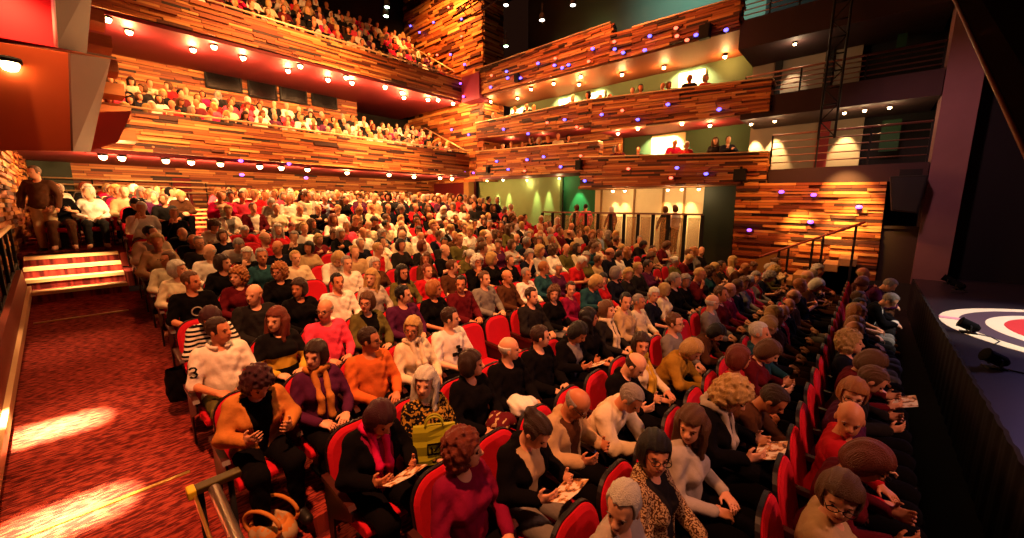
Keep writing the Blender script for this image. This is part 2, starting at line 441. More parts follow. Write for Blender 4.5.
# control room windows
for i, (xa, xb, ya, yb) in enumerate([(205, 241, 67, 93), (248, 276, 77, 101), (280, 306, 84, 105), (312, 336, 90, 110)]):
    a, b = on_x(xa, ya, XR + 0.09), on_x(xb, yb, XR + 0.09)
    a2 = on_x(xa, yb - 2 * (yb - ya) / 10 - 3, XR + 0.09)
    zt, zb = (a.z + on_x(xb, ya + 7, XR + 0.09).z) / 2, (a2.z + b.z) / 2
    t = empty('window_%d' % (i + 1), (XR + 0.09, (a.y + b.y) / 2, zb)); t['kind'] = 'structure'
    h = zt - zb; wd = (b.y - a.y) / 2
    m2 = MB(); m2.box(0, 0.03, -wd, wd, 0, h); m2.build('pane', GLASSD, t)
    m2 = MB(); m2.box(0, 0.06, -wd - 0.06, -wd, -0.06, h + 0.06); m2.box(0, 0.06, wd, wd + 0.06, -0.06, h + 0.06); m2.box(0, 0.06, -wd, wd, h, h + 0.06); m2.box(0, 0.06, -wd, wd, -0.06, 0)
    m2.build('window_frame', BLACK, t)
# doors and dark screen on the lower rear wall
for i, (xa, xb, y) in enumerate([(24, 68, 151), (172, 190, 178)]):
    a, b = on_x(xa, y, XR + 0.1), on_x(xb, y, XR + 0.1)
    t = empty('door_%d' % (i + 1), (XR + 0.08, (a.y + b.y) / 2, -0.7)); t['kind'] = 'structure'
    wd = (b.y - a.y) / 2
    m2 = MB(); m2.box(0, 0.05, -wd, wd, 0, 2.1 if i == 0 else 1.7); m2.build('door_leaf', mat('dark_green_door', '#202818', 0.6, noise=0.1) if i == 0 else DARKRED, t)
    m2 = MB(); m2.tube([(0.08, wd * 0.6, 0.8), (0.08, wd * 0.6, 1.2)], 0.015); m2.build('door_handle', STEEL, t, True)
# pale horizontal rails in front of the rear wall (standing rail behind the last row)
t = props(empty('standing_rail', (-19.6, -0.6, -0.4)), 'pair of pale rails standing behind the rear left block of seats', 'railing')
for h in (0.85, 1.05, 1.25):
    m2 = MB(); m2.tube([(0, 0, h), (0, 4.3, h)], 0.025); m2.build('rail', RAILM, t, True)
for j in range(5):
    m2 = MB(); m2.tube([(0, 0.1 + j * 1.03, 0), (0, 0.1 + j * 1.03, 1.25)], 0.02); m2.build('post', BLACK, t, True)
# raking stair handrails climbing past the corner tower
for i, (p, q) in enumerate([((400, 40), (455, 72)), ((425, 128), (468, 152))]):
    a, b = on_y(p[0], p[1], 14.2), on_y(q[0], q[1], 14.2)
    t = props(empty('stair_rail', b), ['raking handrail by the corner tower above the upper rear balcony', 'raking handrail by the corner tower above the lower rear balcony'][i], 'handrail', 'raking handrails')
    m2 = MB(); m2.tube([(0, 0, 0), tuple(a - b)], 0.035); m2.build('rail', RAILM, t, True)
    for f in (0.2, 0.5, 0.8):
        m2 = MB(); c = (a - b) * f; m2.tube([tuple(c), (c.x, c.y, c.z - 0.8)], 0.02); m2.build('post', BLACK, t, True)
# corner tower
mb = MB()
clad(mb, (-21.8, 14.6, 1.2), (-15.05, 14.6, 1.2), (-15.05, 14.6, 12), (-21.8, 14.6, 12), seed=21, depth=0.12, row_h=0.16, out=(0, -1, 0))
clad(mb, (-15.05, 14.6, 1.2), (-15.05, 16, 1.2), (-15.05, 16, 12), (-15.05, 14.6, 12), seed=22, depth=0.08, out=(1, 0, 0))
struct('wall_corner_tower', mb, WOOD, tone=True)
mb = MB(); mb.box(-15.9, -14.6, 13.85, 14.5, 5.1, 6.3); struct('trim_corner_block', mb, mat('purple_red_block', '#7a2040', 0.6, noise=0.1))

# ------------------------------------------------------------------ far side wall: three tiers
YS = 14.0
def fascia(name, tl, tr, bl, br, seed, thick=0.3, capped=True):
    """tl/tr/bl/br = (x, z) on the plane of the tier front"""
    mb = MB()
    P = [(bl[0], YS, bl[1]), (br[0], YS, br[1]), (tr[0], YS, tr[1]), (tl[0], YS, tl[1])]
    clad(mb, *P, seed=seed, out=(0, -1, 0))
    mb.hexa([(p[0], YS + 0.02, p[2]) for p in P], [(p[0], YS + thick, p[2]) for p in P], 0.3)
    # end cheek of planks facing the stage
    clad(mb, (br[0], YS, br[1]), (br[0], YS + thick, br[1]), (tr[0], YS + thick, tr[1]), (tr[0], YS, tr[1]), seed=seed + 50, out=(1, 0, 0))
    o = struct(name, mb, WOOD, tone=True)
    if capped:
        m2 = MB(); d = 0.035
        m2.hexa([(tl[0], YS - 0.09, tl[1]), (tr[0], YS - 0.09, tr[1]), (tr[0], YS + thick, tr[1]), (tl[0], YS + thick, tl[1])],
                [(tl[0], YS - 0.09, tl[1] + d), (tr[0], YS - 0.09, tr[1] + d), (tr[0], YS + thick, tr[1] + d), (tl[0], YS + thick, tl[1] + d)])
        struct('trim_' + name, m2, RAILM)
    return o
fascia('tier_one_rear_front', (-15.0, 2.62), (-8.05, 2.42), (-15.0, 1.38), (-8.05, 1.27), 31)
fascia('tier_one_front', (-8.85, 1.87), (-2.35, 1.52), (-8.85, 0.68), (-2.35, 0.64), 32)
fascia('tier_two_rear_front', (-15.0, 4.0), (-8.37, 4.0), (-15.0, 3.25), (-8.37, 3.02), 33)
fascia('tier_two_front', (-8.37, 4.0), (-2.45, 3.6), (-8.37, 2.8), (-2.45, 2.7), 34)
fascia('tier_three_rear_front', (-15.0, 6.48), (-7.7, 6.55), (-15.0, 5.3), (-7.7, 5.25), 35)
fascia('tier_three_front', (-6.85, 6.14), (-3.45, 6.04), (-6.85, 5.22), (-3.45, 5.28), 36)
mb = MB()
clad(mb, (-7.7, YS, 5.25), (-6.85, YS, 5.22), (-6.85, YS, 6.14), (-7.7, YS, 6.2), seed=37, out=(0, -1, 0)); struct('tier_three_link', mb, WOOD, tone=True)
mb = MB()
clad(mb, (-3.06, YS, -2.0), (0.36, YS, -2.0), (0.30, YS, 0.58), (-3.12, YS, 0.66), seed=38, depth=0.09, out=(0, -1, 0), lmin=0.3, lmax=1.2)
struct('wall_far_lower', mb, WOOD, tone=True)
# tier floors / soffits
def plate(name, x0, x1, y0, y1, z0, z1, m):
    mb = MB(); mb.box(x0, x1, y0, y1, z0, z1); return struct(name, mb, m)
plate('tier_one_floor', -15.0, -8.0, YS + 0.1, 17, 1.3, 1.42, SOFFIT)
plate('tier_one_floor_front', -9.0, -2.3, YS + 0.1, 17, 0.62, 0.74, mat('ochre_soffit', '#8a5428', 0.6, noise=0.08, scale=2))
plate('tier_two_floor', -8.4, -2.4, YS + 0.1, 17, 2.86, 2.98, SOFFIT)
plate('tier_three_floor', -15.0, -3.4, YS + 0.1, 17, 5.2, 5.32, mat('umber_soffit', '#7a4426', 0.6, noise=0.1, scale=2))
plate('tier_two_floor_rear', -15.0, -8.4, YS + 0.1, 17, 3.2, 3.32, SOFFIT)
mb = MB(); clad(mb, (-15.0, 16.3, 1.4), (-8.2, 16.3, 1.4), (-8.2, 16.3, 3.2), (-15.0, 16.3, 3.2), seed=61, out=(0, -1, 0)); struct('wall_far_tier_planks', mb, WOOD, tone=True)
# back walls of the tiers
plate('wall_far_tier_one', -15.0, -2.4, 16.5, 16.7, 0.7, 2.9, mat('moss_wall', '#34482c', .8, noise=.1, scale=3))
plate('wall_far_tier_two', -15.0, -3.4, 16.5, 16.7, 2.9, 5.25, mat('dark_sage_wall', '#4c5a3a', 0.8, noise=0.1, scale=3))
plate('wall_far_top', -15.0, 3.0, 18.0, 18.2, 4.8, 13.0, TEAL)
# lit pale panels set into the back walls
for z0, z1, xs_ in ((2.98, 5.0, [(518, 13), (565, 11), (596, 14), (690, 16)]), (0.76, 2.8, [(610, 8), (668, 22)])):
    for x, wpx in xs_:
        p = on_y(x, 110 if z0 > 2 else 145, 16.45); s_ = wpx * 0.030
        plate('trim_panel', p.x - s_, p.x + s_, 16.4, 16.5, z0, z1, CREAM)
# lower side wall: sage wall, green bay, cream panels
plate('wall_far_sage', -16.5, -10.9, 15.5, 15.7, -2.0, 1.35, PLASTER)
plate('wall_far_green', -10.9, -9.0, 15.8, 16.0, -2.2, 1.3, GREEN)
plate('wall_far_cream', -9.0, -4.35, 15.5, 15.7, -2.4, 0.66, CREAM)
for x in (601, 634, 663, 684):
    p = on_y(x, 200, 15.45); plate('trim_panel_joint', p.x - 0.035, p.x + 0.035, 15.44, 15.5, -2.2, 0.62, mat('ochre_timber', '#8a6434', 0.6, noise=0.1))
plate('wall_far_dark_return', -4.35, -3.1, 15.0, 15.2, -2.4, 0.66, mat('dark_green_door', '#202818'))
plate('wall_far_return', -3.12, -3.0, YS + 0.02, 15.4, -2.4, 0.66, BLACK)
plate('wall_rear_corner_lower', -20, -16.4, 15.0, 15.2, -1.2, 1.4, DARKRED)
plate('trim_corner_post', -16.75, -16.35, 14.6, 15.0, -1.2, 1.4, mat('ochre_timber'))

# side barrier: dark framed screens between the seats and the side passage
t = props(empty('side_barrier', (-6.9, 13.0, -1.2)), 'long barrier of dark framed glazed screens along the far side passage', 'railing')
m2 = MB(); m2.box(-3.1, 3.15, -0.03, 0.03, 0.86, 0.92); m2.build('top_rail', mat('bronze_bar', '#7a5040', 0.4, 0.4, noise=0.05), t)
for i in range(13):
    x = -3.1 + i * 0.52; m2 = MB(); zb = -0.3 - 0.07 * i
    m2.box(x - 0.05, x + 0.05, -0.03, 0.03, zb, 0.86); m2.build('post', BLACK, t)
    if i < 12:
        m2 = MB(); m2.box(x + 0.10, x + 0.44, -0.01, 0.01, zb, 0.78)
        gm = mat('smoked_glass', '#c09868', 0.3, noise=0.05)
        gm.node_tree.nodes['Principled BSDF'].inputs['Alpha'].default_value = 0.35
        m2.build('screen', gm, t)

# side stairs to the stage with raking rail
st = MB()
for i in range(6): st.box(-1.9 + 0.3 * i, -0.05, 12.75, 13.85, -2.7, -2.2 + 0.17 * i)
props(st.build('side_stairs', mat('pale_step', '#b08850', 0.6, noise=0.1)), kind='structure')
t = props(empty('stair_balustrade', (-2.0, 12.7, -2.2)), 'dark stair balustrade with slanted rail against the glowing plank wall', 'railing')
m2 = MB(); m2.tube([(-0.1, 0, 0.75), (2.0, 0, 1.78)], 0.03); m2.build('handrail', mat('rust_rail', '#8a3820', 0.5, noise=0.05), t, True)
for x in (0.35, 0.55, 1.05, 1.25, 1.85):
    m2 = MB(); m2.box(x - 0.025, x + 0.025, -0.02, 0.02, 0.1, 0.78 + 0.49 * x); m2.build('post', BLACK, t)
m2 = MB(); m2.hexa([(-0.2, -0.02, 0.0), (0.3, -0.02, 0.0), (0.3, -0.02, 0.88), (-0.2, -0.02, 0.66)], [(-0.2, 0.02, 0.0), (0.3, 0.02, 0.0), (0.3, 0.02, 0.88), (-0.2, 0.02, 0.66)])
m2.build('end_panel', mat('ochre_timber'), t)

# dark boxes beside the stage: slabs, back walls, rails
SLABM = mat('mauve_slab', '#2e1a1a', 0.75, noise=0.15, scale=2)
plate('stage_box_slab_lower', -2.34, 1.0, YS, 16.4, 0.58, 1.02, SLABM)
plate('stage_box_slab_middle', -3.2, 1.0, YS, 16.4, 2.55, 3.15, SLABM)
plate('stage_box_slab_upper', -3.42, 1.0, YS, 16.4, 4.6, 5.4, SLABM)
WL = mat('taupe_wall', '#7a6a58', 0.8, noise=0.1, scale=3)
plate('stage_box_wall_lower', -3.3, -0.35, 16.0, 16.2, 1.0, 2.6, WL)
plate('stage_box_wall_middle', -3.4, -0.6, 16.0, 16.2, 3.1, 4.65, WL)
plate('stage_box_wall_dark', -0.6, 1.1, 16.2, 16.4, -2.0, 7.5, BLACK)
plate('stage_box_wall_top', -3.4, 1.1, 17.0, 17.2, 5.3, 8.0, BLACK)
plate('trim_box_pilaster', -1.42, -1.12, 15.9, 16.0, 1.0, 2.6, DARKRED)
plate('trim_box_pilaster_upper', -2.75, -2.55, 15.9, 16.0, 3.1, 4.65, BLACK)
plate('trim_box_pilaster_end', -1.45, -1.25, 15.9, 16.0, 3.1, 4.65, BLACK)
plate('trim_box_green_screen', 0.05, 0.45, 15.7, 15.75, 1.5, 2.35, mat('deep_green', '#0c3018', .7, noise=.1))
plate('trim_box_green_screen_upper', 0.1, 0.3, 15.7, 15.75, 4.2, 4.6, mat('deep_green'))
for i, (x0, x1, zb, zt, lb) in enumerate([(-2.3, 0.95, 1.02, 2.0, 'four bar dark railing of the lowest box beside the stage'), (-3.15, 0.95, 3.15, 3.78, 'four bar dark railing of the middle box beside the stage'), (-3.4, -1.3, 5.4, 6.1, 'pale railing of the top box beside the stage')]):
    t = props(empty('box_railing', (x0, YS + 0.05, zb)), lb, 'railing', 'railings of the stage side boxes')
    for k in range(5):
        h = (zt - zb) * (k + 1) / 5; m2 = MB(); m2.tube([(0, 0, h), (x1 - x0, 0, h - 0.02)], 0.016 if k < 4 else 0.03, 6); m2.build('bar', mat('bronze_bar', '#7a5040', 0.4, 0.4, noise=0.05) if k < 4 else RAILM if i == 2 else MATS['bronze_bar'], t, True)
    for k in range(4):
        x = (x1 - x0) * k / 3; m2 = MB(); m2.box(x - 0.02, x + 0.02, -0.02, 0.02, 0, zt - zb); m2.build('post', BLACK, t)
# ladder truss hanging in front of the boxes
t = props(empty('lighting_ladder', (-1.02, 13.6, 1.72)), 'tall black ladder truss for lights hanging before the stage side boxes', 'lighting truss')
for x in (-0.17, 0.17):
    m2 = MB(); m2.tube([(x, 0, 0), (x, 0, 5.5)], 0.03, 6); m2.build('rail', BLACK, t, True)
m2 = MB()
for k in range(14):
    z = 0.05 + 0.41 * k; m2.tube([(-0.17, 0, z), (0.17, 0, z)], 0.02, 6); m2.tube([(-0.17, 0, z), (0.17, 0, z + 0.41)] if k % 2 else [(0.17, 0, z), (-0.17, 0, z + 0.41)], 0.014, 6)
m2.build('lacing', BLACK, t, True)

plate('wall_low_panels', 0.36, 1.02, 14.1, 14.25, -2.0, -0.62, mat('dark_timber', '#2e2014', .7, noise=.1))
plate('trim_low_rail', 0.36, 1.02, 14.05, 14.3, -0.62, -0.55, mat('dark_timber'))
# proscenium column, stage and wings
plate('column_proscenium', 1.02, 1.62, YS - 0.0, 14.8, -2.0, 9.5, MAUVE)
plate('wall_proscenium_inner', 1.62, 5.5, 14.6, 14.8, -2.0, 9.5, BLACK)
mb = MB(); mb.box(1.05, 9.0, 0.2, 22.5, -1.95, -1.85); struct('floor_stage', mb, mat('black_stage_floor', '#241c24', 0.35, noise=0.3, scale=3, spec=0.5))
mb = MB()
n = 420
pts = [(1.02 + 0.006 * math.sin(i * 0.62) + 0.003 * math.sin(i * 1.31), 0.2 + 13.6 * i / n) for i in range(n + 1)]
for a, b in zip(pts, pts[1:]): mb.add([(a[0], a[1], -2.72), (b[0], b[1], -2.72), (b[0], b[1], -1.83), (a[0], a[1], -1.83), (a[0] + 0.03, a[1], -2.72), (b[0] + 0.03, b[1], -2.72), (b[0] + 0.03, b[1], -1.83), (a[0] + 0.03, a[1], -1.83)], [(0, 1, 2, 3), (7, 6, 5, 4), (3, 2, 6, 7)])
props(mb.build('stage_skirt', DRAPE), 'black pleated drape hanging along the front edge of the stage', 'drape')
plate('wall_stage_back', 8.9, 9.1, 0, 22.6, -2, 10, BLACK)
plate('wall_stage_far', 1.6, 12.0, 22.5, 22.7, -2, 10, BLACK)
# black header slanting above the stage edge
p0, p1 = on_x(952, -6, 1.25), on_x(1024, 150, 1.25)
hd = MB()
a, b = on_y(951, -8, 9.5), on_y(1040, 184, 4.6)
hd.hexa([a, b, b + Vector((6, -1, 2.5)), a + Vector((6, 0, 3))], [v + Vector((0.1, 0, 0.25)) for v in (a, b, b + Vector((6, -1, 2.5)), a + Vector((6, 0, 3)))])
struct('ceiling_stage_header', hd, mat('dark_header', '#0c0605', 1.0, noise=0.2, scale=3, spec=0.0))
hb = MB(); hb.tube([a, b], 0.022); struct('trim_header_edge', hb, mat('umber_edge', '#5a2814', 0.5, noise=0.1), smooth=True)

# painted target on the stage
cx, cy = 3.05, 9.25
def disc(name, r, z, c, parent=None):
    mb = MB(); mb.lathe([(r, 0), (r, 0.004)], 64); o = mb.build(name, mat(name + '_paint', c, 0.5, noise=0.06, scale=6), parent); o.location = (0, 0, z); return o
t = props(empty('stage_target', (cx, cy, -1.849)), 'round target of white and dark rings with red centre on the stage floor', 'floor cloth')
disc('outer_ring', 1.98, 0.0, '#f4e4c4', t); disc('dark_ring', 1.76, 0.003, '#54424e', t); disc('pale_ring', 1.48, 0.006, '#f4e0c4', t); disc('red_centre', 1.29, 0.009, '#d03838', t)
spot('target_light', (4.2, 8.6, 2.6), (2.6, 9.3, -1.8), 1500, (1.0, 0.84, 0.66), 48, 0.3, 0.1)

# ceiling, bridges
plate('ceiling', -24, 10, -4, 19, 12.0, 12.2, BLACK)
mb = MB()
for y in (11.8, 12.4):
    for x in (-14.5, -9.5): pass
t = props(empty('lighting_bridge', (-11.0, 12.6, 8.6)), 'dark lighting bridge truss hung under the ceiling above the top tier', 'lighting truss')
for (dy, dz) in ((0, 0), (0.5, 0), (0.25, 0.45)):
    m2 = MB(); m2.tube([(-4, dy, dz - 0.2), (4.5, dy, dz + 0.3)], 0.035, 6); m2.build('chord', mat('dark_truss', '#2a1a18', 0.5, 0.3, noise=0.1), t, True)
m2 = MB()
for k in range(16):
    x = -4 + k * 0.55; z = -0.2 + 0.5 * (x + 4) / 8.5
    m2.tube([(x, 0, z), (x + 0.27, 0.25, z + 0.45)], 0.018, 6); m2.tube([(x + 0.27, 0.25, z + 0.45), (x + 0.55, 0.5, z)], 0.018, 6)
m2.build('lacing', MATS['dark_truss'], t, True)
# ------------------------------------------------------------------ implicit bodies
def smin(a, b, k):
    h = np.clip(0.5 + 0.5 * (b - a) / k, 0, 1)
    return b + (a - b) * h - k * h * (1 - h)

class Field:
    """signed distance grid built from soft-blended limbs, meshed as one continuous skin"""
    def __init__(s, lo, hi, h):
        s.lo = np.array(lo, np.float32); s.h = h
        s.n = np.ceil((np.array(hi) - np.array(lo)) / h).astype(int) + 1
        s.F = np.full(s.n, 0.2, np.float32)
        s.ax = [s.lo[i] + h * np.arange(s.n[i], dtype=np.float32) for i in range(3)]
    def win(s, lo, hi):
        a = np.clip(np.floor((np.array(lo) - s.lo) / s.h).astype(int), 0, s.n); b = np.clip(np.ceil((np.array(hi) - s.lo) / s.h).astype(int) + 1, 0, s.n)
        sl = tuple(slice(int(p), int(q)) for p, q in zip(a, b))
        g = [s.ax[i][sl[i]] for i in range(3)]
        return sl, g[0][:, None, None], g[1][None, :, None], g[2][None, None, :]
    def put(s, sl, d, k, op):
        if d.size == 0: return
        if op == 'sub': s.F[sl] = -smin(-s.F[sl], d, k)
        else: s.F[sl] = smin(s.F[sl], d, k)
    def cap(s, a, b, ra, rb, k=0.02, op='add'):
        a = np.array(a, np.float32); b = np.array(b, np.float32); m = max(ra, rb) + 0.07
        sl, X, Y, Z = s.win(np.minimum(a, b) - m, np.maximum(a, b) + m)
        d = b - a; L = float(d @ d) + 1e-9
        t = np.clip(((X - a[0]) * d[0] + (Y - a[1]) * d[1] + (Z - a[2]) * d[2]) / L, 0, 1)
        q = np.sqrt((X - a[0] - t * d[0]) ** 2 + (Y - a[1] - t * d[1]) ** 2 + (Z - a[2] - t * d[2]) ** 2) - (ra + (rb - ra) * t)
        s.put(sl, q, k, op)
    def ell(s, c, r, R=None, k=0.03, op='add'):
        c = np.array(c, np.float32); m = max(r) + 0.07
        sl, X, Y, Z = s.win(c - m, c + m)
        x, y, z = X - c[0], Y - c[1], Z - c[2]
        if R is not None:
            R = np.array(R, np.float32)
            x, y, z = R[0, 0] * x + R[1, 0] * y + R[2, 0] * z, R[0, 1] * x + R[1, 1] * y + R[2, 1] * z, R[0, 2] * x + R[1, 2] * y + R[2, 2] * z
        k0 = np.sqrt((x / r[0]) ** 2 + (y / r[1]) ** 2 + (z / r[2]) ** 2); k1 = np.sqrt((x / r[0] ** 2) ** 2 + (y / r[1] ** 2) ** 2 + (z / r[2] ** 2) ** 2) + 1e-6
        s.put(sl, k0 * (k0 - 1) / k1, k, op)
    def cut(s, fn):
        X, Y, Z = s.ax[0][:, None, None], s.ax[1][None, :, None], s.ax[2][None, None, :]
        s.F = np.maximum(s.F, fn(X, Y, Z).astype(np.float32))
    def bump(s, fn):
        X, Y, Z = s.ax[0][:, None, None], s.ax[1][None, :, None], s.ax[2][None, None, :]
        s.F = s.F + fn(X, Y, Z).astype(np.float32)
    def mesh(s):
        F = s.F; S = F < 0
        n = S.shape
        cnt = np.zeros((n[0] - 1, n[1] - 1, n[2] - 1), np.int8)
        for dx in (0, 1):
            for dy in (0, 1):
                for dz in (0, 1): cnt += S[dx:n[0] - 1 + dx, dy:n[1] - 1 + dy, dz:n[2] - 1 + dz]
        act = (cnt > 0) & (cnt < 8)
        ids = np.argwhere(act); N = len(ids)
        idx = np.full(act.shape, -1, np.int32); idx[act] = np.arange(N)
        acc = np.zeros((N, 3)); c = np.zeros(N)
        corners = [(a, b, d) for a in (0, 1) for b in (0, 1) for d in (0, 1)]
        val = {q: F[ids[:, 0] + q[0], ids[:, 1] + q[1], ids[:, 2] + q[2]] for q in corners}
        for p in corners:
            for ax in range(3):
                if p[ax] == 0:
                    q = list(p); q[ax] = 1; q = tuple(q)
                    f0, f1 = val[p], val[q]; m = (f0 < 0) != (f1 < 0)
                    t = np.where(m, f0 / np.where(m, f0 - f1, 1), 0)
                    pos = np.array(p, float)[None].repeat(N, 0); pos[:, ax] += t
                    acc += np.where(m[:, None], pos, 0); c += m
        V = s.lo + (ids + acc / c[:, None]) * s.h
        Q = []
        for ax in range(3):
            o = [i for i in range(3) if i != ax]
            a = S.take(range(0, n[ax] - 1), ax); b = S.take(range(1, n[ax]), ax)
            e = np.argwhere(a != b)
            ok = (e[:, o[0]] > 0) & (e[:, o[1]] > 0) & (e[:, o[0]] < n[o[0]] - 1) & (e[:, o[1]] < n[o[1]] - 1)
            e = e[ok]
            sg = S[e[:, 0], e[:, 1], e[:, 2]]
            def cell(d0, d1):
                f = e.copy(); f[:, o[0]] -= d0; f[:, o[1]] -= d1
                return idx[f[:, 0], f[:, 1], f[:, 2]]
            q = np.stack([cell(1, 1), cell(0, 1), cell(0, 0), cell(1, 0)], 1)
            flip = sg if ax != 1 else ~sg
            q[~flip] = q[~flip][:, ::-1]
            Q.append(q)
        return V, np.concatenate(Q)

def rotY(a):
    c, s_ = math.cos(a), math.sin(a); return np.array([[c, 0, s_], [0, 1, 0], [-s_, 0, c]])
def rotZ(a):
    c, s_ = math.cos(a), math.sin(a); return np.array([[c, -s_, 0], [s_, c, 0], [0, 0, 1]])
def rotX(a):
    c, s_ = math.cos(a), math.sin(a); return np.array([[1, 0, 0], [0, c, -s_], [0, s_, c]])
D2R = PI / 180
HIP = np.array([0.0, 0.0, 0.50])

# pose: torso lean, head (yaw, pitch, roll), elbow / wrist / hand direction / palm normal for the left (+Y) side and the right
def P_(lean, yaw, pitch, roll=0, **k):
    d = dict(lean=lean, yaw=yaw, pitch=pitch, roll=roll); d.update(k); return d
LAP = dict(eL=(.06, .250, .70), wL=(.27, .12, .655), dL=(.75, -.62, -.15), nL=(0, -.2, -1))
READ = dict(eL=(.10, .25, .74), wL=(.31, .15, .77), dL=(.85, -.35, .35), nL=(.1, -.85, .45))
KNEE = dict(eL=(.34, .22, .68), wL=(.50, .06, .66), dL=(.6, -.6, -.3), nL=(-.2, -.6, -.7))
def both(d, **kw):
    r = dict(d)
    for a in 'ewdn':
        v = d[a + 'L']; r[a + 'R'] = (v[0], -v[1], v[2])
    r.update(kw); return r
CROSS = dict(eL=(.08, .24, .78), wL=(.20, -.03, .90), dL=(.25, -.95, .1), nL=(-.9, 0, -.2),
             eR=(.08, -.24, .76), wR=(.22, .03, .84), dR=(.25, .95, .1), nR=(-.9, 0, -.2))
CHIN = both(LAP, eR=(.18, -.22, .72), wR=(.20, -.10, .96), dR=(.1, .25, .95), nR=(-.9, .3, .1))
POSES = {
    'up': P_(-5, 0, 0, **both(LAP)),
    'right': P_(-4, -48, 4, -5, **both(LAP)),
    'left': P_(-4, 42, 2, 4, **both(LAP)),
    'read': P_(6, 6, 34, **both(READ)),
    'bent': P_(30, -4, 24, **both(KNEE)),
    'cross': P_(-7, 8, 3, **CROSS),
    'chin': P_(4, -18, 8, -6, **CHIN),
    'glance': P_(2, -85, 10, -4, **both(LAP)),
    'stand': P_(0, -20, 8, **both(dict(eL=(.02, .27, .72), wL=(.10, .27, .48), dL=(.15, -.05, -.98), nL=(0, -1, 0)))),
}
class Body:
    def __init__(s, pose, fem):
        p = POSES[pose]; s.p = p; s.fem = fem; s.pose = pose
        s.T = rotY(p['lean'] * D2R)
        s.sw = 0.152 if fem else 0.172
        s.neck = s.t((-.005, 0, 1.00)); s.headR = rotZ(p['yaw'] * D2R) @ rotY((p['pitch'] + p['lean'] * .45) * D2R) @ rotX(p['roll'] * D2R)
        s.nk2 = s.neck + rotY((p['lean'] * .7 + p['pitch'] * .5) * D2R) @ np.array((.022, 0, .085))
        s.head = s.nk2 + s.headR @ np.array((.018, 0, .088))
        s.M = Matrix.Translation(Vector(s.head)) @ Matrix(s.headR.tolist()).to_4x4()
    def t(s, q): return HIP + s.T @ (np.array(q, float) - HIP)
    def arm(s, side):
        p = s.p; k = 'L' if side > 0 else 'R'
        return s.t((-.012, side * s.sw, .945)), np.array(p['e' + k]), np.array(p['w' + k]), np.array(p['d' + k]), np.array(p['n' + k])
    def torso(s, f, g=0.0, k=.05):
        fem = s.fem; t = s.t; R = s.T
        f.ell(t((-.01, 0, .53)), (.135 + g, .18 + g, .12 + g), R, k)
        f.ell(t((.015, 0, .66)), (.125 + g - .015 * fem, .152 + g - .012 * fem, .15 + g), R, k)
        f.ell(t((.005, 0, .84)), (.115 + g, .168 + g - .012 * fem, .16 + g), R, k)
        f.cap(t((-.015, s.sw - .03, .955)), t((-.015, -s.sw + .03, .955)), .058 + g, .058 + g, k)
        if fem:
            for y in (-.072, .072): f.ell(t((.085, y, .83)), (.06 + g, .068 + g, .065 + g), R, .04)
    def limbs(s, f, g=0.0, cuff=1.0, k=.03):
        for sd in (1, -1):
            a, e, w_, d, n = s.arm(sd); th = .9 if s.fem else 1.0
            f.cap(a, e, .052 * th + g, .041 * th + g, k)
            if cuff > 0.02:
                f.cap(e, e + (w_ - e) * min(1, cuff), .041 * th + g, (.041 + (.027 - .041) * min(1, cuff)) * th + g, k)
    def legs(s, f, g=0.0, to=1.0, k=.03):
        for sd in (1, -1):
            if s.pose == 'stand': h, kn, an = np.array((0, sd * .09, .50)), np.array((.02, sd * .10, .02)), np.array((0, sd * .11, -.36))
            else: h, kn, an = np.array((.02, sd * .095, .51)), np.array((.43, sd * .125, .515)), np.array((.45 if not sd > 0 else .40, sd * .13, .10))
            f.cap(h, kn, .088 + g, .062 + g, k); f.cap(kn, kn + (an - kn) * to, .060 + g, (.060 - .022 * to) + g, k)
            s.an = an
    def feet(s, f, g=0.0, k=.02, sides=(1, -1)):
        for sd in sides:
            an = np.array((0, sd * .11, -.36)) if s.pose == 'stand' else np.array((.45 if not sd > 0 else .40, sd * .13, .10))
            f.cap(an + (-.03, 0, -.045), an + (.13, sd * .02, -.062), .042 + g, .032 + g, k); f.cap(an + (0, 0, 0), an + (-.02, 0, -.05), .038 + g, .038 + g, k)
    def skull(s, f):
        def e(c, r, k=.025, op='add'): f.ell(s.head + s.headR @ np.array(c), r, s.headR, k, op)
        def c(a, b, ra, rb, k=.012): f.cap(s.head + s.headR @ np.array(a), s.head + s.headR @ np.array(b), ra, rb, k)
        e((-.012, 0, .030), (.100, .077, .098)); e((.030, 0, -.045), (.062, .058, .072), .03)
        c((.055, 0, -.094), (.068, 0, -.090), .022, .018, .02)
        if f.h < .012: e((.078, .036, .000), (.010, .018, .009), .010, 'sub'); e((.078, -.036, .000), (.010, .018, .009), .010, 'sub')
        c((.085, 0, .012), (.108, 0, -.024), .009, .013); c((.098, .010, -.028), (.098, -.010, -.028), .009, .009)
        c((.078, -.032, .024), (.078, .032, .024), .010, .010, .015)
        c((.082, -.018, -.056), (.082, .018, -.056), .008, .008, .008); c((.080, -.014, -.068), (.080, .014, -.068), .008, .008, .008)
        for y in (-1, 1): e((-.008, y * .078, -.005), (.020, .010, .032), .008)
        f.cap(s.neck - (0, 0, .02), s.nk2 + s.headR @ np.array((-.012, 0, .02)), .056 - .006 * s.fem, .050 - .006 * s.fem, .03)
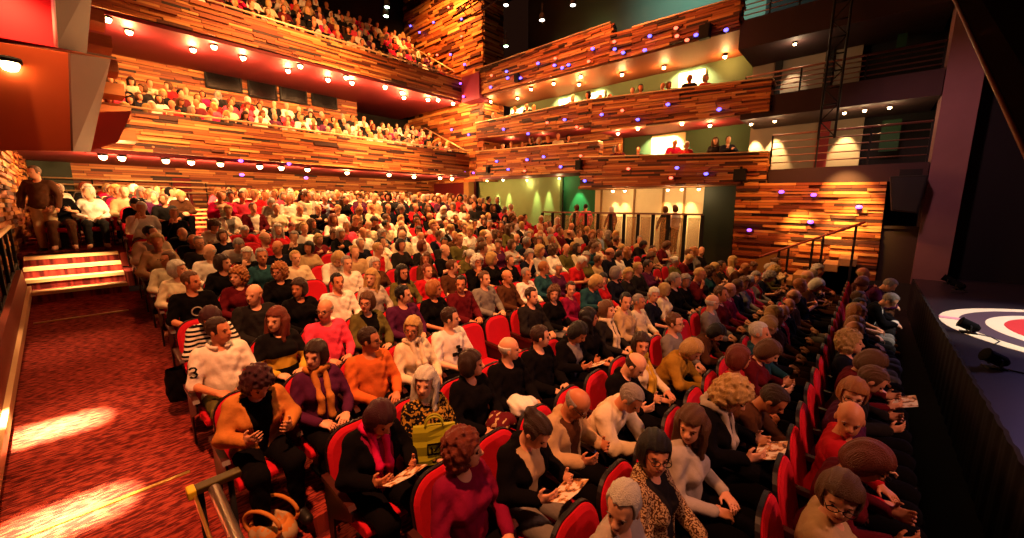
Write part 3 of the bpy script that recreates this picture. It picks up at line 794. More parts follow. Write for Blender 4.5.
    def hand(s, f, sd, fine):
        _, e, w_, d, n = s.arm(sd)
        d = d / np.linalg.norm(d); n = n - d * (n @ d); n = n / np.linalg.norm(n); u = np.cross(d, n)
        if (u @ (np.array((0, -sd, 0)) + np.array((0, 0, .6)))) < 0: u = -u      # u points to the thumb side
        f.cap(w_, w_ + d * .03, .026, .024, .02)
        R = np.stack([d, u, n], 1)
        f.ell(w_ + d * .055, (.048, .042, .017), R, .015)
        for i in range(4):
            o = (1.5 - i) * .0215; L = (.070, .078, .072, .056)[i]; cu = .55 + .12 * i
            b = w_ + d * .088 + u * o; m1 = b + (d * math.cos(cu * .6) + n * math.sin(cu * .6)) * L * .52 + u * o * .12
            t_ = m1 + (d * math.cos(cu * 1.7) + n * math.sin(cu * 1.7)) * L * .48
            f.cap(w_ + d * .06 + u * o, b, .0095, .0092, .006); f.cap(b, m1, .0092, .0082, .004); f.cap(m1, t_, .0082, .0070, .004)
        b = w_ + d * .022 + u * .030; m1 = b + (d * .55 + u * .75 + n * .25) * .042; t_ = m1 + (d * .85 + u * .25 + n * .35) * .034
        f.cap(b, m1, .0125, .0105, .010); f.cap(m1, t_, .0105, .0085, .004)

LO, HI = (-.34, -.42, -.02), (.74, .42, 1.46)
def bounds(pose): return ((-.34, -.42, -.5 if pose == 'stand' else -.02), HI)
def fold(a, q):
    return lambda X, Y, Z: a * np.sin(37 * Z + 9 * X + 3 * np.sin(21 * Y + q)) * np.sin(23 * Y + 17 * X + q)

_cache = {}
def body_mesh(pose, fem, h):
    key = ('body', pose, fem, h)
    if key not in _cache:
        b = Body(pose, fem); lo, hi = bounds(pose); f = Field(lo, hi, h)
        b.torso(f); b.limbs(f); b.legs(f); b.feet(f); b.skull(f)
        for sd in (1, -1): b.hand(f, sd, h < .01)
        _cache[key] = (np_mesh('person_skin', *f.mesh()), b)
    return _cache[key]
def top_mesh(pose, fem, h, kind):
    key = ('top', pose, fem, h, kind)
    if key not in _cache:
        b = Body(pose, fem); lo, hi = bounds(pose); f = Field(lo, hi, h); g = {'long': .016, 'short': .016, 'coat': .023, 'vest': .014, 'open': .024}[kind]
        b.torso(f, g); b.limbs(f, g, {'long': .95, 'coat': .95, 'open': .95, 'short': .02, 'vest': 0}[kind])
        if kind in ('coat', 'open'):                                 # collar
            f.cap(b.neck + (-.05, -.03, .03), b.neck + (-.05, .03, .03), .03, .03, .03)
        Ti = np.linalg.inv(b.T)
        def tz(X, Y, Z): return Ti[2, 0] * X + Ti[2, 2] * (Z - .5) + .5
        def tx(X, Y, Z): return Ti[0, 0] * X + Ti[0, 2] * (Z - .5)
        if h < .03: f.bump(fold(.0045 if kind != 'coat' else .006, 1.0 + fem)); f.bump(lambda X, Y, Z: .0034 * np.sin(58 * Z + 30 * np.abs(Y) - 26 * X + 2.2 * np.sin(15 * X + 12 * Y)) * (.55 + .45 * np.sin(9 * X + 17 * Y + 6 * Z)))
        f.cut(lambda X, Y, Z: np.where((X < .22) & (np.abs(Y) < .16) & (tz(X, Y, Z) > .95), tz(X, Y, Z) - (1.055 - .9 * np.clip(tx(X, Y, Z) + .02, 0, .2)), -1))
        f.cut(lambda X, Y, Z: .44 - Z + 0 * X + 0 * Y)
        if kind == 'open':                                           # open front shows the garment below
            f.cut(lambda X, Y, Z: np.where((tx(X, Y, Z) > .03) & (Z > .5), .022 + .17 * np.clip(tz(X, Y, Z) - .55, 0, .45) - np.abs(Y), -1))
        _cache[key] = np_mesh('garment', *f.mesh())
    return _cache[key]
def legs_mesh(pose, fem, h):
    key = ('legs', pose, h)
    if key not in _cache:
        b = Body(pose, 0); lo, hi = bounds(pose); f = Field(lo, hi, h)
        f.ell((-.01, 0, .52), (.145, .185, .115), None, .04); b.legs(f, .014, .95)
        if h < .03: f.bump(fold(.0045, 2.0))
        f.cut(lambda X, Y, Z: Z - .63 + 0 * X + 0 * Y)
        _cache[key] = np_mesh('trousers', *f.mesh())
    return _cache[key]
def shoes_mesh(pose, h, sd):
    key = ('shoes', pose, h, sd)
    if key not in _cache:
        b = Body(pose, 0); lo, hi = bounds(pose); f = Field(lo, (hi[0], hi[1], .2), h)
        b.feet(f, .010, .02, (sd,)); f.cut(lambda X, Y, Z: (lo[2] + .012) - Z + 0 * X + 0 * Y)
        _cache[key] = np_mesh('shoes', *f.mesh())
    return _cache[key]
def hair_mesh(style, h):
    """head-local hair: x forward, z up"""
    key = ('hair', style, h)
    if key in _cache: return _cache[key]
    f = Field((-.24, -.19, -.36), (.17, .19, .22), h)
    face = lambda X, Y, Z, x0, z0, slope: np.minimum(X - x0 + slope * 0, z0 - Z)
    if style == 'short':
        f.ell((-.014, 0, .036), (.110, .086, .106), None, .02)
        f.bump(lambda X, Y, Z: .004 * np.sin(60 * X + 8 * np.sin(40 * Y)) * np.sin(55 * Y + 30 * Z))
        f.cut(lambda X, Y, Z: np.minimum(X - .035 + .25 * (.09 - Z) * 0, .088 - Z + .0 * Y) + 0 * Y)
        f.cut(lambda X, Y, Z: np.minimum(-.005 - Z - .55 * (X + .04) * (X > -.04) * -1 + 0 * Y, .3 + 0 * X + 0 * Y + 0 * Z) - .045)
    elif style == 'bald':
        f.ell((-.014, 0, .030), (.106, .084, .100), None, .02)
        f.cut(lambda X, Y, Z: np.maximum(Z - .045, -.055 - Z) + 0 * X + 0 * Y)
        f.cut(lambda X, Y, Z: X - .015 + 0 * Y + 0 * Z)
    elif style in ('bob', 'curly'):
        g = -.004 if style == 'bob' else .006
        f.ell((-.018, 0, .040), (.118 + g, .098 + g, .112 + g), None, .02)
        f.ell((-.040, 0, -.030), (.095 + g, .106 + g, .105 + g), None, .04)
        if style == 'curly': f.bump(lambda X, Y, Z: sum(.0040 * np.sin(w_ * (X * a_ + Y * b_ + Z * c_) + 2.0 * np.sin(31 * (X * c_ - Y * a_ + Z * b_) + w_)) for w_, a_, b_, c_ in ((118, .8, .5, .3), (141, -.5, .7, .5), (163, .3, -.6, .75), (97, .6, .2, -.77), (187, -.2, .9, -.4))))
        else: f.bump(lambda X, Y, Z: .003 * np.sin(130 * Y + 40 * X))
        f.cut(lambda X, Y, Z: np.minimum(X - .028 - .9 * np.maximum(0, np.abs(Y) - .055) * 0, np.minimum(.072 - .25 * np.abs(Y) - Z, .074 - np.abs(Y))))
        f.cut(lambda X, Y, Z: np.minimum(X - .0 + 0 * Y, -.06 - Z + 0 * Y) - .05 + 0 * Y)
    elif style in ('long', 'tail'):
        f.ell((-.018, 0, .040), (.116, .094, .110), None, .02)
        if style == 'long':
            f.ell((-.040, 0, -.075), (.088, .098, .165), None, .05)
            for y in (-.075, 0, .075): f.cap((-.045 - .02 * (y == 0), y * .9, .0), (-.055 - .02 * (y == 0), y, -.24), .052, .036, .03)
            f.cap((.0, .085, .0), (.03, .095, -.22), .026, .02, .02); f.cap((.0, -.085, .0), (.03, -.095, -.22), .026, .02, .02)
        else:
            f.cap((-.10, 0, .04), (-.16, 0, -.02), .03, .036, .02); f.cap((-.16, 0, -.02), (-.15, 0, -.16), .036, .014, .02)
            f.cut(lambda X, Y, Z: np.minimum(-.035 - Z + 0 * Y, X + .12 + 0 * Y) )
        f.bump(lambda X, Y, Z: .0035 * np.sin(120 * Y + 50 * X + 3 * np.sin(18 * Z)))
        f.cut(lambda X, Y, Z: np.minimum(X - .028, np.minimum(.074 - .2 * np.abs(Y) - Z, .070 - np.abs(Y))))
    elif style == 'bun':
        f.ell((-.014, 0, .036), (.112, .088, .106), None, .02); f.ell((-.115, 0, .075), (.045, .05, .045), None, .015)
        f.bump(lambda X, Y, Z: .003 * np.sin(120 * Y + 60 * Z))
        f.cut(lambda X, Y, Z: np.minimum(X - .035, .084 - Z) + 0 * Y)
        f.cut(lambda X, Y, Z: -.055 - Z + .3 * (X + .05) + 0 * Y)
    _cache[key] = np_mesh('hair_' + style, *f.mesh())
    return _cache[key]

def glasses_mesh():
    if 'glasses' not in _cache:
        mb = MB()
        for y in (-.034, .034):
            mb.tube([(.108, y + .026 * math.cos(a), .004 + .018 * math.sin(a)) for a in [2 * PI * k / 12 for k in range(13)]], .0028, 5)
            s_ = 1 if y > 0 else -1
            mb.tube([(.108, y + s_ * .026, .008), (.0, s_ * .088, .012)], .0025, 5)
        mb.tube([(.108, -.008, .008), (.110, 0, .010), (.108, .008, .008)], .0025, 5)
        _cache['glasses'] = mb.mesh('glasses', True)
    return _cache['glasses']
def eyes_mesh(y):
    if ('eyes', y) not in _cache:
        mb = MB()
        if True:
            M = Matrix.Translation((.0805, y, .000)) @ Matrix.Rotation(PI / 2, 4, 'Y')
            mb.lathe([(.0001, -.010), (.0055, -.006), (.0078, 0), (.0055, .006), (.0001, .010)], 10, M)
        _cache[('eyes', y)] = mb.mesh('eye', True)
    return _cache[('eyes', y)]
def face_mesh(kind, y=0):
    k = ('face', kind, y)
    if k not in _cache:
        mb = MB()
        if kind == 'lips': mb.tube([(.081, -.023, -.062), (.0895, -.010, -.060), (.0905, 0, -.062), (.0895, .010, -.060), (.081, .023, -.062)], .0058, 6)
        else: mb.tube([(.0815, y - .018, .021), (.0885, y, .027), (.0815, y + .018, .021)], .0030, 5)
        _cache[k] = mb.mesh(kind, True)
    return _cache[k]
def scarf_mesh(pose, fem):
    key = ('scarf', pose, fem)
    if key not in _cache:
        b = Body(pose, fem); f = Field(bounds(pose)[0], HI, .012); n = b.neck + np.array((0, 0, .035))
        ring = [n + b.T @ np.array((.075 * math.cos(a) + .01, .085 * math.sin(a), .012 * math.sin(3 * a))) for a in [2 * PI * k / 10 for k in range(11)]]
        for p, q in zip(ring, ring[1:]): f.cap(p, q, .028, .028, .02)
        for y in (.035, -.045):
            f.cap(b.t((.085, y * 1.2, .99)), b.t((.165, y, .80)), .026, .030, .02); f.cap(b.t((.165, y, .80)), b.t((.165, y * 1.1, .62 if y > 0 else .68)), .030, .034, .02)
        f.bump(fold(.006, .5))
        _cache[key] = np_mesh('scarf', *f.mesh())
    return _cache[key]

# ------------------------------------------------------------------ cloth, hair and skin colours
CLOTH = {'black': '#0a0708', 'navy': '#11121f', 'charcoal': '#1f1b1a', 'white': '#e8dccb', 'cream': '#d6c3a0', 'beige': '#b3946a', 'red': '#b01820', 'pink': '#e0405a', 'hot pink': '#d81858',
         'maroon': '#561018', 'magenta': '#7a1034', 'purple': '#4a1838', 'orange': '#c8622a', 'ginger': '#c07a38', 'olive': '#5a5228', 'green': '#3c5030', 'teal': '#1d4048', 'blue': '#344a80',
         'pale blue': '#93a6c0', 'grey': '#77706a', 'light grey': '#a89c90', 'brown': '#4c2c1a', 'yellow': '#c8a034', 'lilac': '#9a84a4', 'mustard': '#a07828'}
HAIR = {'black': '#0e0908', 'dark brown': '#301c12', 'brown': '#5c3a20', 'auburn': '#6e2e1c', 'ginger': '#a0622e', 'blond': '#bc9658', 'grey': '#8c8078', 'silver': '#b8aca0', 'white': '#dcd0c0', 'plum': '#3a0c18'}
SKIN = ['#dc9a74', '#d48e68', '#e2a680', '#cc8258', '#be7850', '#da9c78']
def cloth(c):
    return mat('cloth_' + c.replace(' ', '_'), CLOTH[c], 0.95, spec=0.08, noise=0.14, scale=26, bump=0.25)
def stripes(c1, c2, period, name, axis=2):
    if name in MATS: return MATS[name]
    m = mat(name, CLOTH[c1], 0.9, spec=.15); nt = m.node_tree
    tc = nt.nodes.new('ShaderNodeTexCoord'); wv = nt.nodes.new('ShaderNodeTexWave'); wv.bands_direction = 'Z'; wv.inputs['Scale'].default_value = period
    r = nt.nodes.new('ShaderNodeValToRGB'); r.color_ramp.interpolation = 'CONSTANT'; r.color_ramp.elements[0].color = lin(CLOTH[c1]); r.color_ramp.elements[1].color = lin(CLOTH[c2]); r.color_ramp.elements[1].position = .5
    nt.links.new(tc.outputs['Object'], wv.inputs['Vector']); nt.links.new(wv.outputs['Color'], r.inputs[0]); nt.links.new(r.outputs[0], nt.nodes['Principled BSDF'].inputs['Base Color'])
    return m
def blotch(c1, c2, name, scale=38, at=.52):
    if name in MATS: return MATS[name]
    m = mat(name, CLOTH[c1], 0.9, spec=.15); nt = m.node_tree
    tc = nt.nodes.new('ShaderNodeTexCoord'); n = nt.nodes.new('ShaderNodeTexNoise'); n.inputs['Scale'].default_value = scale; n.inputs['Detail'].default_value = 1.5
    r = nt.nodes.new('ShaderNodeValToRGB'); r.color_ramp.interpolation = 'CONSTANT'; r.color_ramp.elements[0].color = lin(CLOTH[c1]); r.color_ramp.elements[1].color = lin(CLOTH[c2]); r.color_ramp.elements[1].position = at
    nt.links.new(tc.outputs['Object'], n.inputs['Vector']); nt.links.new(n.outputs['Fac'], r.inputs[0]); nt.links.new(r.outputs[0], nt.nodes['Principled BSDF'].inputs['Base Color'])
    return m
def band(c1, c2, z0, z1, name):
    """garment of colour c1 with one broad band of c2 across the chest"""
    if name in MATS: return MATS[name]
    m = mat(name, CLOTH[c1], 0.9, spec=.15); nt = m.node_tree
    tc = nt.nodes.new('ShaderNodeTexCoord'); sp = nt.nodes.new('ShaderNodeSeparateXYZ'); r = nt.nodes.new('ShaderNodeValToRGB'); r.color_ramp.interpolation = 'CONSTANT'
    e = r.color_ramp.elements; e[0].color = lin(CLOTH[c1]); e[1].position = z0; e[1].color = lin(CLOTH[c2]); q = e.new(z1); q.color = lin(CLOTH[c1])
    nt.links.new(tc.outputs['Object'], sp.inputs[0]); nt.links.new(sp.outputs['Z'], r.inputs[0]); nt.links.new(r.outputs[0], nt.nodes['Principled BSDF'].inputs['Base Color'])
    return m
def skin(i): return mat('skin_%d' % i, SKIN[i], 0.5, spec=.35, noise=.07, scale=18)
def hairm(c):
    n = 'hair_' + c.replace(' ', '_')
    if n in MATS: return MATS[n]
    m = mat(n, HAIR[c], 0.5, spec=.4, noise=.55, scale=10, bump=.7); nt = m.node_tree
    nz = next(q for q in nt.nodes if q.type == 'TEX_NOISE'); tc = next(q for q in nt.nodes if q.type == 'TEX_COORD')
    mp = nt.nodes.new('ShaderNodeMapping'); mp.inputs['Scale'].default_value = (20, 28, 2.2)      # strands run down the head
    nt.links.new(tc.outputs['Object'], mp.inputs[0]); nt.links.new(mp.outputs[0], nz.inputs['Vector'])
    return m

def add_person(loc, rz, pose, fem, h, hs, hc, top, tcol, label, legcol='black', sk=0, under=None, glasses=False, scarf=None, scale=1.0, detail=True, topmat=None, group=None):
    me, b = body_mesh(pose, fem, h)
    o = link_mesh('person', me, skin(sk), None, loc, True)
    o.rotation_euler = (0, 0, rz); o.scale = (scale,) * 3
    props(o, label, 'person', group)
    hh = .007 if h < .01 else .012
    if hs:
        c = link_mesh('hair', hair_mesh(hs, hh), hairm(hc), o, None, True); c.matrix_local = b.M
    link_mesh(top_name(top), top_mesh(pose, fem, h * 1.2, top), topmat or cloth(tcol), o, None, True)
    if under and top in ('open', 'vest'): link_mesh('shirt', top_mesh(pose, fem, h * 1.2, 'long'), cloth(under), o, None, True)
    link_mesh('trousers', legs_mesh(pose, fem, h * 1.3), cloth(legcol), o, None, True)
    if detail:
        
        for sd in (1, -1): link_mesh('shoe', shoes_mesh(pose, h * 1.2, sd), mat('shoe_leather', '#140d0b', .5, noise=.1), o, None, True)
        
        for y in (-.033, .033): e = link_mesh('eye', eyes_mesh(y), mat('eye_dark', '#4a2c20', .2, noise=.1), o, None, True); e.matrix_local = b.M
    if detail and h < .01:
        e = link_mesh('lips', face_mesh('lips'), mat('lips', '#a04a40', .45, noise=.05), o, None, True); e.matrix_local = b.M
        for y in (-.034, .034): e = link_mesh('eyebrow', face_mesh('eyebrow', y), hairm(hc if hc not in ('white', 'silver') else 'grey'), o, None, True); e.matrix_local = b.M
    if glasses:
        e = link_mesh('glasses', glasses_mesh(), mat('glasses_frame', '#0c0a0a', .3, noise=.05), o, None, True); e.matrix_local = b.M
    if scarf: link_mesh('scarf', scarf_mesh(pose, fem), cloth(scarf), o, None, True)
    return o
def top_name(k): return {'long': 'jumper', 'short': 'short_sleeved_top', 'coat': 'jacket', 'vest': 'sleeveless_top', 'open': 'open_jacket'}[k]
# ------------------------------------------------------------------ seats
def rrect(w_, z0, z1, r, n=5):
    """outline in (y, z): square at the foot, rounded at the top corners"""
    pts = [(-w_, z0), (w_, z0)]
    for k in range(n + 1): a = PI / 2 * k / n; pts.append((w_ - r + r * math.cos(a), z1 - r + r * math.sin(a)))
    for k in range(n + 1): a = PI / 2 + PI / 2 * k / n; pts.append((-w_ + r + r * math.cos(a), z1 - r + r * math.sin(a)))
    return pts
def back_pts(x, outline): return [Vector((x - (z - .42) * .22, y, z)) for y, z in outline]
def seat_parts():
    parts = []
    mb = MB(); o = rrect(.235, .40, .925, .17, 7); i = rrect(.205, .43, .895, .145, 7)
    mb.hexa(back_pts(-.135, o), back_pts(-.115, o)); mb.hexa(back_pts(-.115, o), back_pts(-.100, i)); parts.append(('back_cushion', mb, 'red'))
    mb = MB(); o2 = rrect(.243, .36, .935, .178, 7); mb.hexa(back_pts(-.155, o2), back_pts(-.128, o2)); parts.append(('back_shell', mb, 'shell'))
    mb = MB(); M = Matrix.Translation((.10, 0, .40)) @ Matrix.Rotation(-.06, 4, 'Y')
    prof = [(-.20, -.05), (.20, -.05), (.245, -.02), (.245, .02), (.21, .045), (-.20, .035)]
    mb.hexa([M @ Vector((x, -.225, z)) for x, z in prof], [M @ Vector((x, .225, z)) for x, z in prof]); parts.append(('seat_cushion', mb, 'red'))
    mb = MB(); prof = [(-.16, 0), (-.10, 0), (-.08, .30), (.24, .46), (.24, .52), (.20, .55), (-.20, .58), (-.20, .40)]
    mb.hexa([Vector((x, -.272, z + .03)) for x, z in prof], [Vector((x, -.255, z + .03)) for x, z in prof]); parts.append(('side_frame', mb, 'shell'))
    mb = MB(); prof = [(-.20, .60), (.22, .57), (.25, .585), (.22, .61), (-.20, .64)]
    mb.hexa([Vector((x, -.290, z)) for x, z in prof], [Vector((x, -.240, z)) for x, z in prof]); parts.append(('armrest', mb, 'arm'))
    mb = MB(); mb.box(-.12, .02, -.06, .06, 0, .36); mb.box(-.16, .08, -.08, .08, 0, .02); parts.append(('pedestal', mb, 'shell'))
    return parts
SEATM = {'red': mat('red_seat_fabric', '#c01224', 0.85, spec=.2, noise=.10, scale=14, bump=.15), 'shell': mat('seat_shell', '#140a0a', .45, spec=.4, noise=.15, scale=10),
         'arm': mat('armrest_timber', '#3c140e', .4, noise=.15, scale=12)}
SP = [(n, (lambda m: m)(mb.mesh(n)), k) for n, mb, k in seat_parts()]
for n, me, k in SP: me.materials.append(SEATM[k])
def whole_seat_mesh():
    mb = MB(); mi = []
    for n, q, k in seat_parts():
        f0 = len(mb.F); mb.add(q.V, q.F); mi += [('red', 'shell', 'arm').index(k)] * (len(mb.F) - f0)
    me = mb.mesh('theatre_seat')
    for k in ('red', 'shell', 'arm'): me.materials.append(SEATM[k])
    me.polygons.foreach_set('material_index', np.array(mi, np.int32))
    return me, mb, mi
SEATW, SEATMB, SEATMI = whole_seat_mesh()
def add_seat(loc, rz, label, detailed):
    if detailed:
        t = empty('theatre_seat', loc, rz)
        side = None
        for n, me, k in SP:
            o = link_mesh(n, me, None, side if n == 'armrest' else t)
            if n == 'side_frame': side = o
            if n in ('back_cushion', 'seat_cushion'):
                md = o.modifiers.new('bevel', 'BEVEL'); md.width = .012; md.segments = 2
    else:
        t = link_mesh('theatre_seat', SEATW, None, None, loc); t.rotation_euler = (0, 0, rz)
    props(t, label, 'seat', 'red theatre seats in the stalls')
    return t

ORD = ['first', 'second', 'third', 'fourth', 'fifth', 'sixth', 'seventh', 'eighth', 'ninth', 'tenth', 'eleventh', 'twelfth', 'thirteenth', 'fourteenth', 'fifteenth', 'sixteenth', 'seventeenth', 'eighteenth',
       'nineteenth', 'twentieth', 'twenty-first', 'twenty-second', 'twenty-third', 'twenty-fourth', 'twenty-fifth', 'twenty-sixth', 'twenty-seventh', 'twenty-eighth', 'twenty-ninth', 'thirtieth', 'thirty-first', 'thirty-second', 'thirty-third', 'thirty-fourth', 'thirty-fifth', 'thirty-sixth', 'thirty-seventh', 'thirty-eighth', 'thirty-ninth', 'fortieth',
       'forty-first', 'forty-second', 'forty-third', 'forty-fourth', 'forty-fifth', 'forty-sixth', 'forty-seventh', 'forty-eighth', 'forty-ninth', 'fiftieth']

# ------------------------------------------------------------------ the people one can tell apart: (row, seat) -> look
H = {}
def hero(row, i, pose, fem, hs, hc, top, tcol, label, **k): H[(row, i)] = dict(pose=pose, fem=fem, hs=hs, hc=hc, top=top, tcol=tcol, label=label, **k)
# front row, from the near end
hero(0, 0, 'read', 1, 'short', 'brown', 'long', 'maroon', 'woman with brown cropped hair in maroon at the near end of the front row')
hero(0, 1, 'glance', 1, 'bob', 'brown', 'long', 'beige', 'woman with light brown bob in beige top, front row beside the near end', glasses=True, hcx='ginger')
hero(0, 2, 'read', 1, 'bob', 'auburn', 'long', 'maroon', 'woman with auburn bob and glasses looking down in maroon, front row', glasses=True)
hero(0, 3, 'glance', 0, None, 'grey', 'long', 'red', 'bald man in bright red jumper looking back in the front row')
hero(0, 4, 'glance', 1, 'bob', 'ginger', 'long', 'purple', 'woman with ginger bob and glasses in purple beside the bald red-jumper man', glasses=True)
hero(0, 5, 'read', 0, 'short', 'brown', 'coat', 'charcoal', 'man with short brown hair in charcoal coat leaning forward in the front row')
hero(0, 6, 'read', 1, 'bob', 'brown', 'long', 'maroon', 'woman with brown bob reading a pale programme in the front row', paper=True)
hero(0, 7, 'up', 1, 'curly', 'blond', 'long', 'navy', 'woman with blond curls in navy jumper in the middle of the front row')
hero(0, 8, 'right', 0, 'bald', 'silver', 'coat', 'black', 'balding silver-haired man in black coat turning back in the front row')
# second row
hero(1, 1, 'glance', 1, 'short', 'white', 'long', 'light grey', 'woman with cropped pale hair in light grey close below the camera')
hero(1, 2, 'right', 1, 'bob', 'black', 'open', 'brown', 'woman with dark hair and black glasses in speckled brown top, second row', glasses=True, under='charcoal', spec='speck')
hero(1, 3, 'glance', 1, 'long', 'brown', 'long', 'light grey', 'woman with long brown hair in grey top turning round in the second row')
hero(1, 4, 'read', 1, 'curly', 'blond', 'coat', 'black', 'large blond curly haired woman in black coat and pale scarf reading a programme', scarf='light grey', scale=1.08, paper=True)
hero(1, 5, 'bent', 0, 'short', 'dark brown', 'coat', 'brown', 'man with dark hair in brown jacket bending down in the second row')
hero(1, 6, 'left', 1, 'bob', 'auburn', 'long', 'red', 'woman with auburn bob in plain red jumper in the second row')
hero(1, 7, 'read', 1, 'bob', 'brown', 'long', 'maroon', 'woman with brown bob in maroon reading beside the red jumper')
hero(1, 8, 'up', 0, 'short', 'white', 'coat', 'teal', 'white haired man in teal coat sitting upright in the second row')
# third row
hero(2, 0, 'bent', 1, 'curly', 'auburn', 'long', 'magenta', 'woman with red-brown curls in magenta jumper at the end of the third row', pose2='left')
hero(2, 1, 'read', 1, 'bun', 'dark brown', 'open', 'black', 'dark haired woman in black cardigan over tan top reading a picture programme', under='beige', paper=True, legcol='grey')
hero(2, 2, 'read', 0, 'bald', 'grey', 'open', 'beige', 'balding man in beige jacket looking down at his hands', under='brown', glasses=True)
hero(2, 3, 'bent', 0, 'short', 'grey', 'coat', 'cream', 'grey haired man in cream jacket leaning far forward in the third row')
hero(2, 4, 'read', 0, 'bald', 'dark brown', 'coat', 'black', 'balding dark haired man in black looking down beside the cream jacket')
hero(2, 5, 'right', 1, 'bob', 'dark brown', 'long', 'cream', 'dark haired woman with fringe in cream patterned top, third row', scarf='yellow')
hero(2, 6, 'bent', 1, 'bob', 'blond', 'coat', 'mustard', 'blond woman in mustard coat leaning forward in the third row')
hero(2, 7, 'up', 0, 'short', 'brown', 'long', 'grey', 'brown haired man in grey jumper in the third row', glasses=True)
# fourth row
hero(3, 0, 'read', 1, 'bob', 'plum', 'open', 'black', 'woman in black jacket with hot pink scarf holding an open programme', under='magenta', scarf='hot pink', paper=True)
hero(3, 1, 'right', 1, 'long', 'white', 'long', 'black', 'woman with long white hair in black and gold patterned top', spec='floral')
hero(3, 2, 'left', 1, 'bob', 'dark brown', 'coat', 'black', 'dark haired woman in black facing the bald man beside her')
hero(3, 3, 'left', 0, 'bald', 'white', 'coat', 'black', 'bald white-haired man in black coat with white cloth on his lap')
hero(3, 4, 'left', 0, 'short', 'dark brown', 'coat', 'black', 'dark haired man in black polo shirt with hands in his lap, fourth row')
hero(3, 5, 'read', 1, 'bob', 'black', 'open', 'black', 'black haired woman in black reading a white leaflet held up', under='grey', paper=True)
hero(3, 6, 'left', 1, 'long', 'black', 'coat', 'black', 'woman with long black hair in black coat beyond the leaflet reader')
hero(3, 7, 'up', 1, 'bob', 'brown', 'long', 'charcoal', 'brown haired woman in charcoal jumper in the fourth row', scarf='cream')
# fifth row
hero(4, 0, 'read', 1, 'curly', 'plum', 'open', 'ginger', 'woman with dark plum hair in ginger cardigan looking down by the aisle', under='black')
hero(4, 1, 'right', 1, 'bob', 'dark brown', 'long', 'purple', 'woman with dark bob in purple jumper with tan knotted scarf', scarf='ginger')
hero(4, 2, 'left', 0, 'short', 'dark brown', 'long', 'orange', 'dark haired man in orange shirt with glasses and wristwatch', glasses=True)
hero(4, 3, 'right', 1, 'bob', 'blond', 'long', 'cream', 'blond woman with glasses in cream cowl neck jumper', glasses=True, scarf='cream')
hero(4, 4, 'left', 0, 'short', 'dark brown', 'short', 'white', 'dark haired man in white printed T-shirt in the fifth row', print='dark')
H[(4, 5)] = None; H[(4, 6)] = None
hero(4, 7, 'up', 0, 'short', 'dark brown', 'coat', 'charcoal', 'dark haired man in charcoal jacket beyond two empty seats')
# sixth row
hero(5, 0, 'left', 0, 'short', 'dark brown', 'short', 'white', 'man in white polo shirt with figure three on the sleeve', legcol='olive', three=True)
hero(5, 1, 'right', 1, 'long', 'auburn', 'long', 'black', 'auburn haired woman in black top with broad yellow stripe', spec='yellowband')
hero(5, 2, 'right', 0, 'bald', 'grey', 'long', 'pink', 'balding man with glasses in bright pink jumper', glasses=True, under='white')
hero(5, 3, 'right', 1, 'bob', 'brown', 'open', 'olive', 'brown haired woman with glasses in olive cardigan', glasses=True, under='black')
hero(5, 4, 'left', 0, 'short', 'black', 'long', 'purple', 'black haired man in dark purple shirt turned to his neighbour')
hero(5, 5, 'left', 1, 'bob', 'ginger', 'short', 'black', 'ginger haired woman in short sleeved black top in the sixth row')
hero(5, 6, 'right', 0, 'short', 'black', 'coat', 'maroon', 'dark haired youngster in maroon jacket in the sixth row')
hero(5, 7, 'up', 0, 'short', 'brown', 'long', 'grey', 'man in grey checked shirt in the sixth row')
# seventh row
hero(6, 0, 'bent', 1, 'bob', 'plum', 'long', 'white', 'person in black and white striped top bending in the seventh row', spec='striped')
hero(6, 1, 'right', 0, 'bald', 'ginger', 'coat', 'charcoal', 'balding man in charcoal jacket behind the white polo shirt')
hero(6, 2, 'right', 1, 'bob', 'dark brown', 'coat', 'black', 'dark haired woman in low necked black top in the seventh row')
hero(6, 3, 'up', 0, 'short', 'black', 'vest', 'black', 'man in black pullover over white collar in the seventh row', under='white')
hero(6, 4, 'right', 1, 'long', 'blond', 'long', 'light grey', 'long blond haired woman in pale grey top in the seventh row')
# eighth row
hero(7, 0, 'left', 0, 'short', 'brown', 'short', 'black', 'man in black T-shirt with pale round print by the aisle', legcol='charcoal', print='pale')
hero(7, 1, 'right', 1, 'curly', 'ginger', 'long', 'maroon', 'woman with ginger curls in maroon top in the eighth row')
hero(7, 2, 'right', 1, 'curly', 'ginger', 'coat', 'black', 'woman with short ginger hair and glasses in black, eighth row', glasses=True)
hero(7, 4, 'up', 0, 'short', 'grey', 'long', 'white', 'grey haired man in open white shirt with rolled sleeves, eighth row')
hero(8, 1, 'left', 1, 'bob', 'dark brown', 'coat', 'black', 'dark haired woman in black coat by the aisle in the ninth row')
hero(9, 1, 'right', 0, 'bald', 'silver', 'long', 'white', 'balding silver haired man in loose white shirt, tenth row')

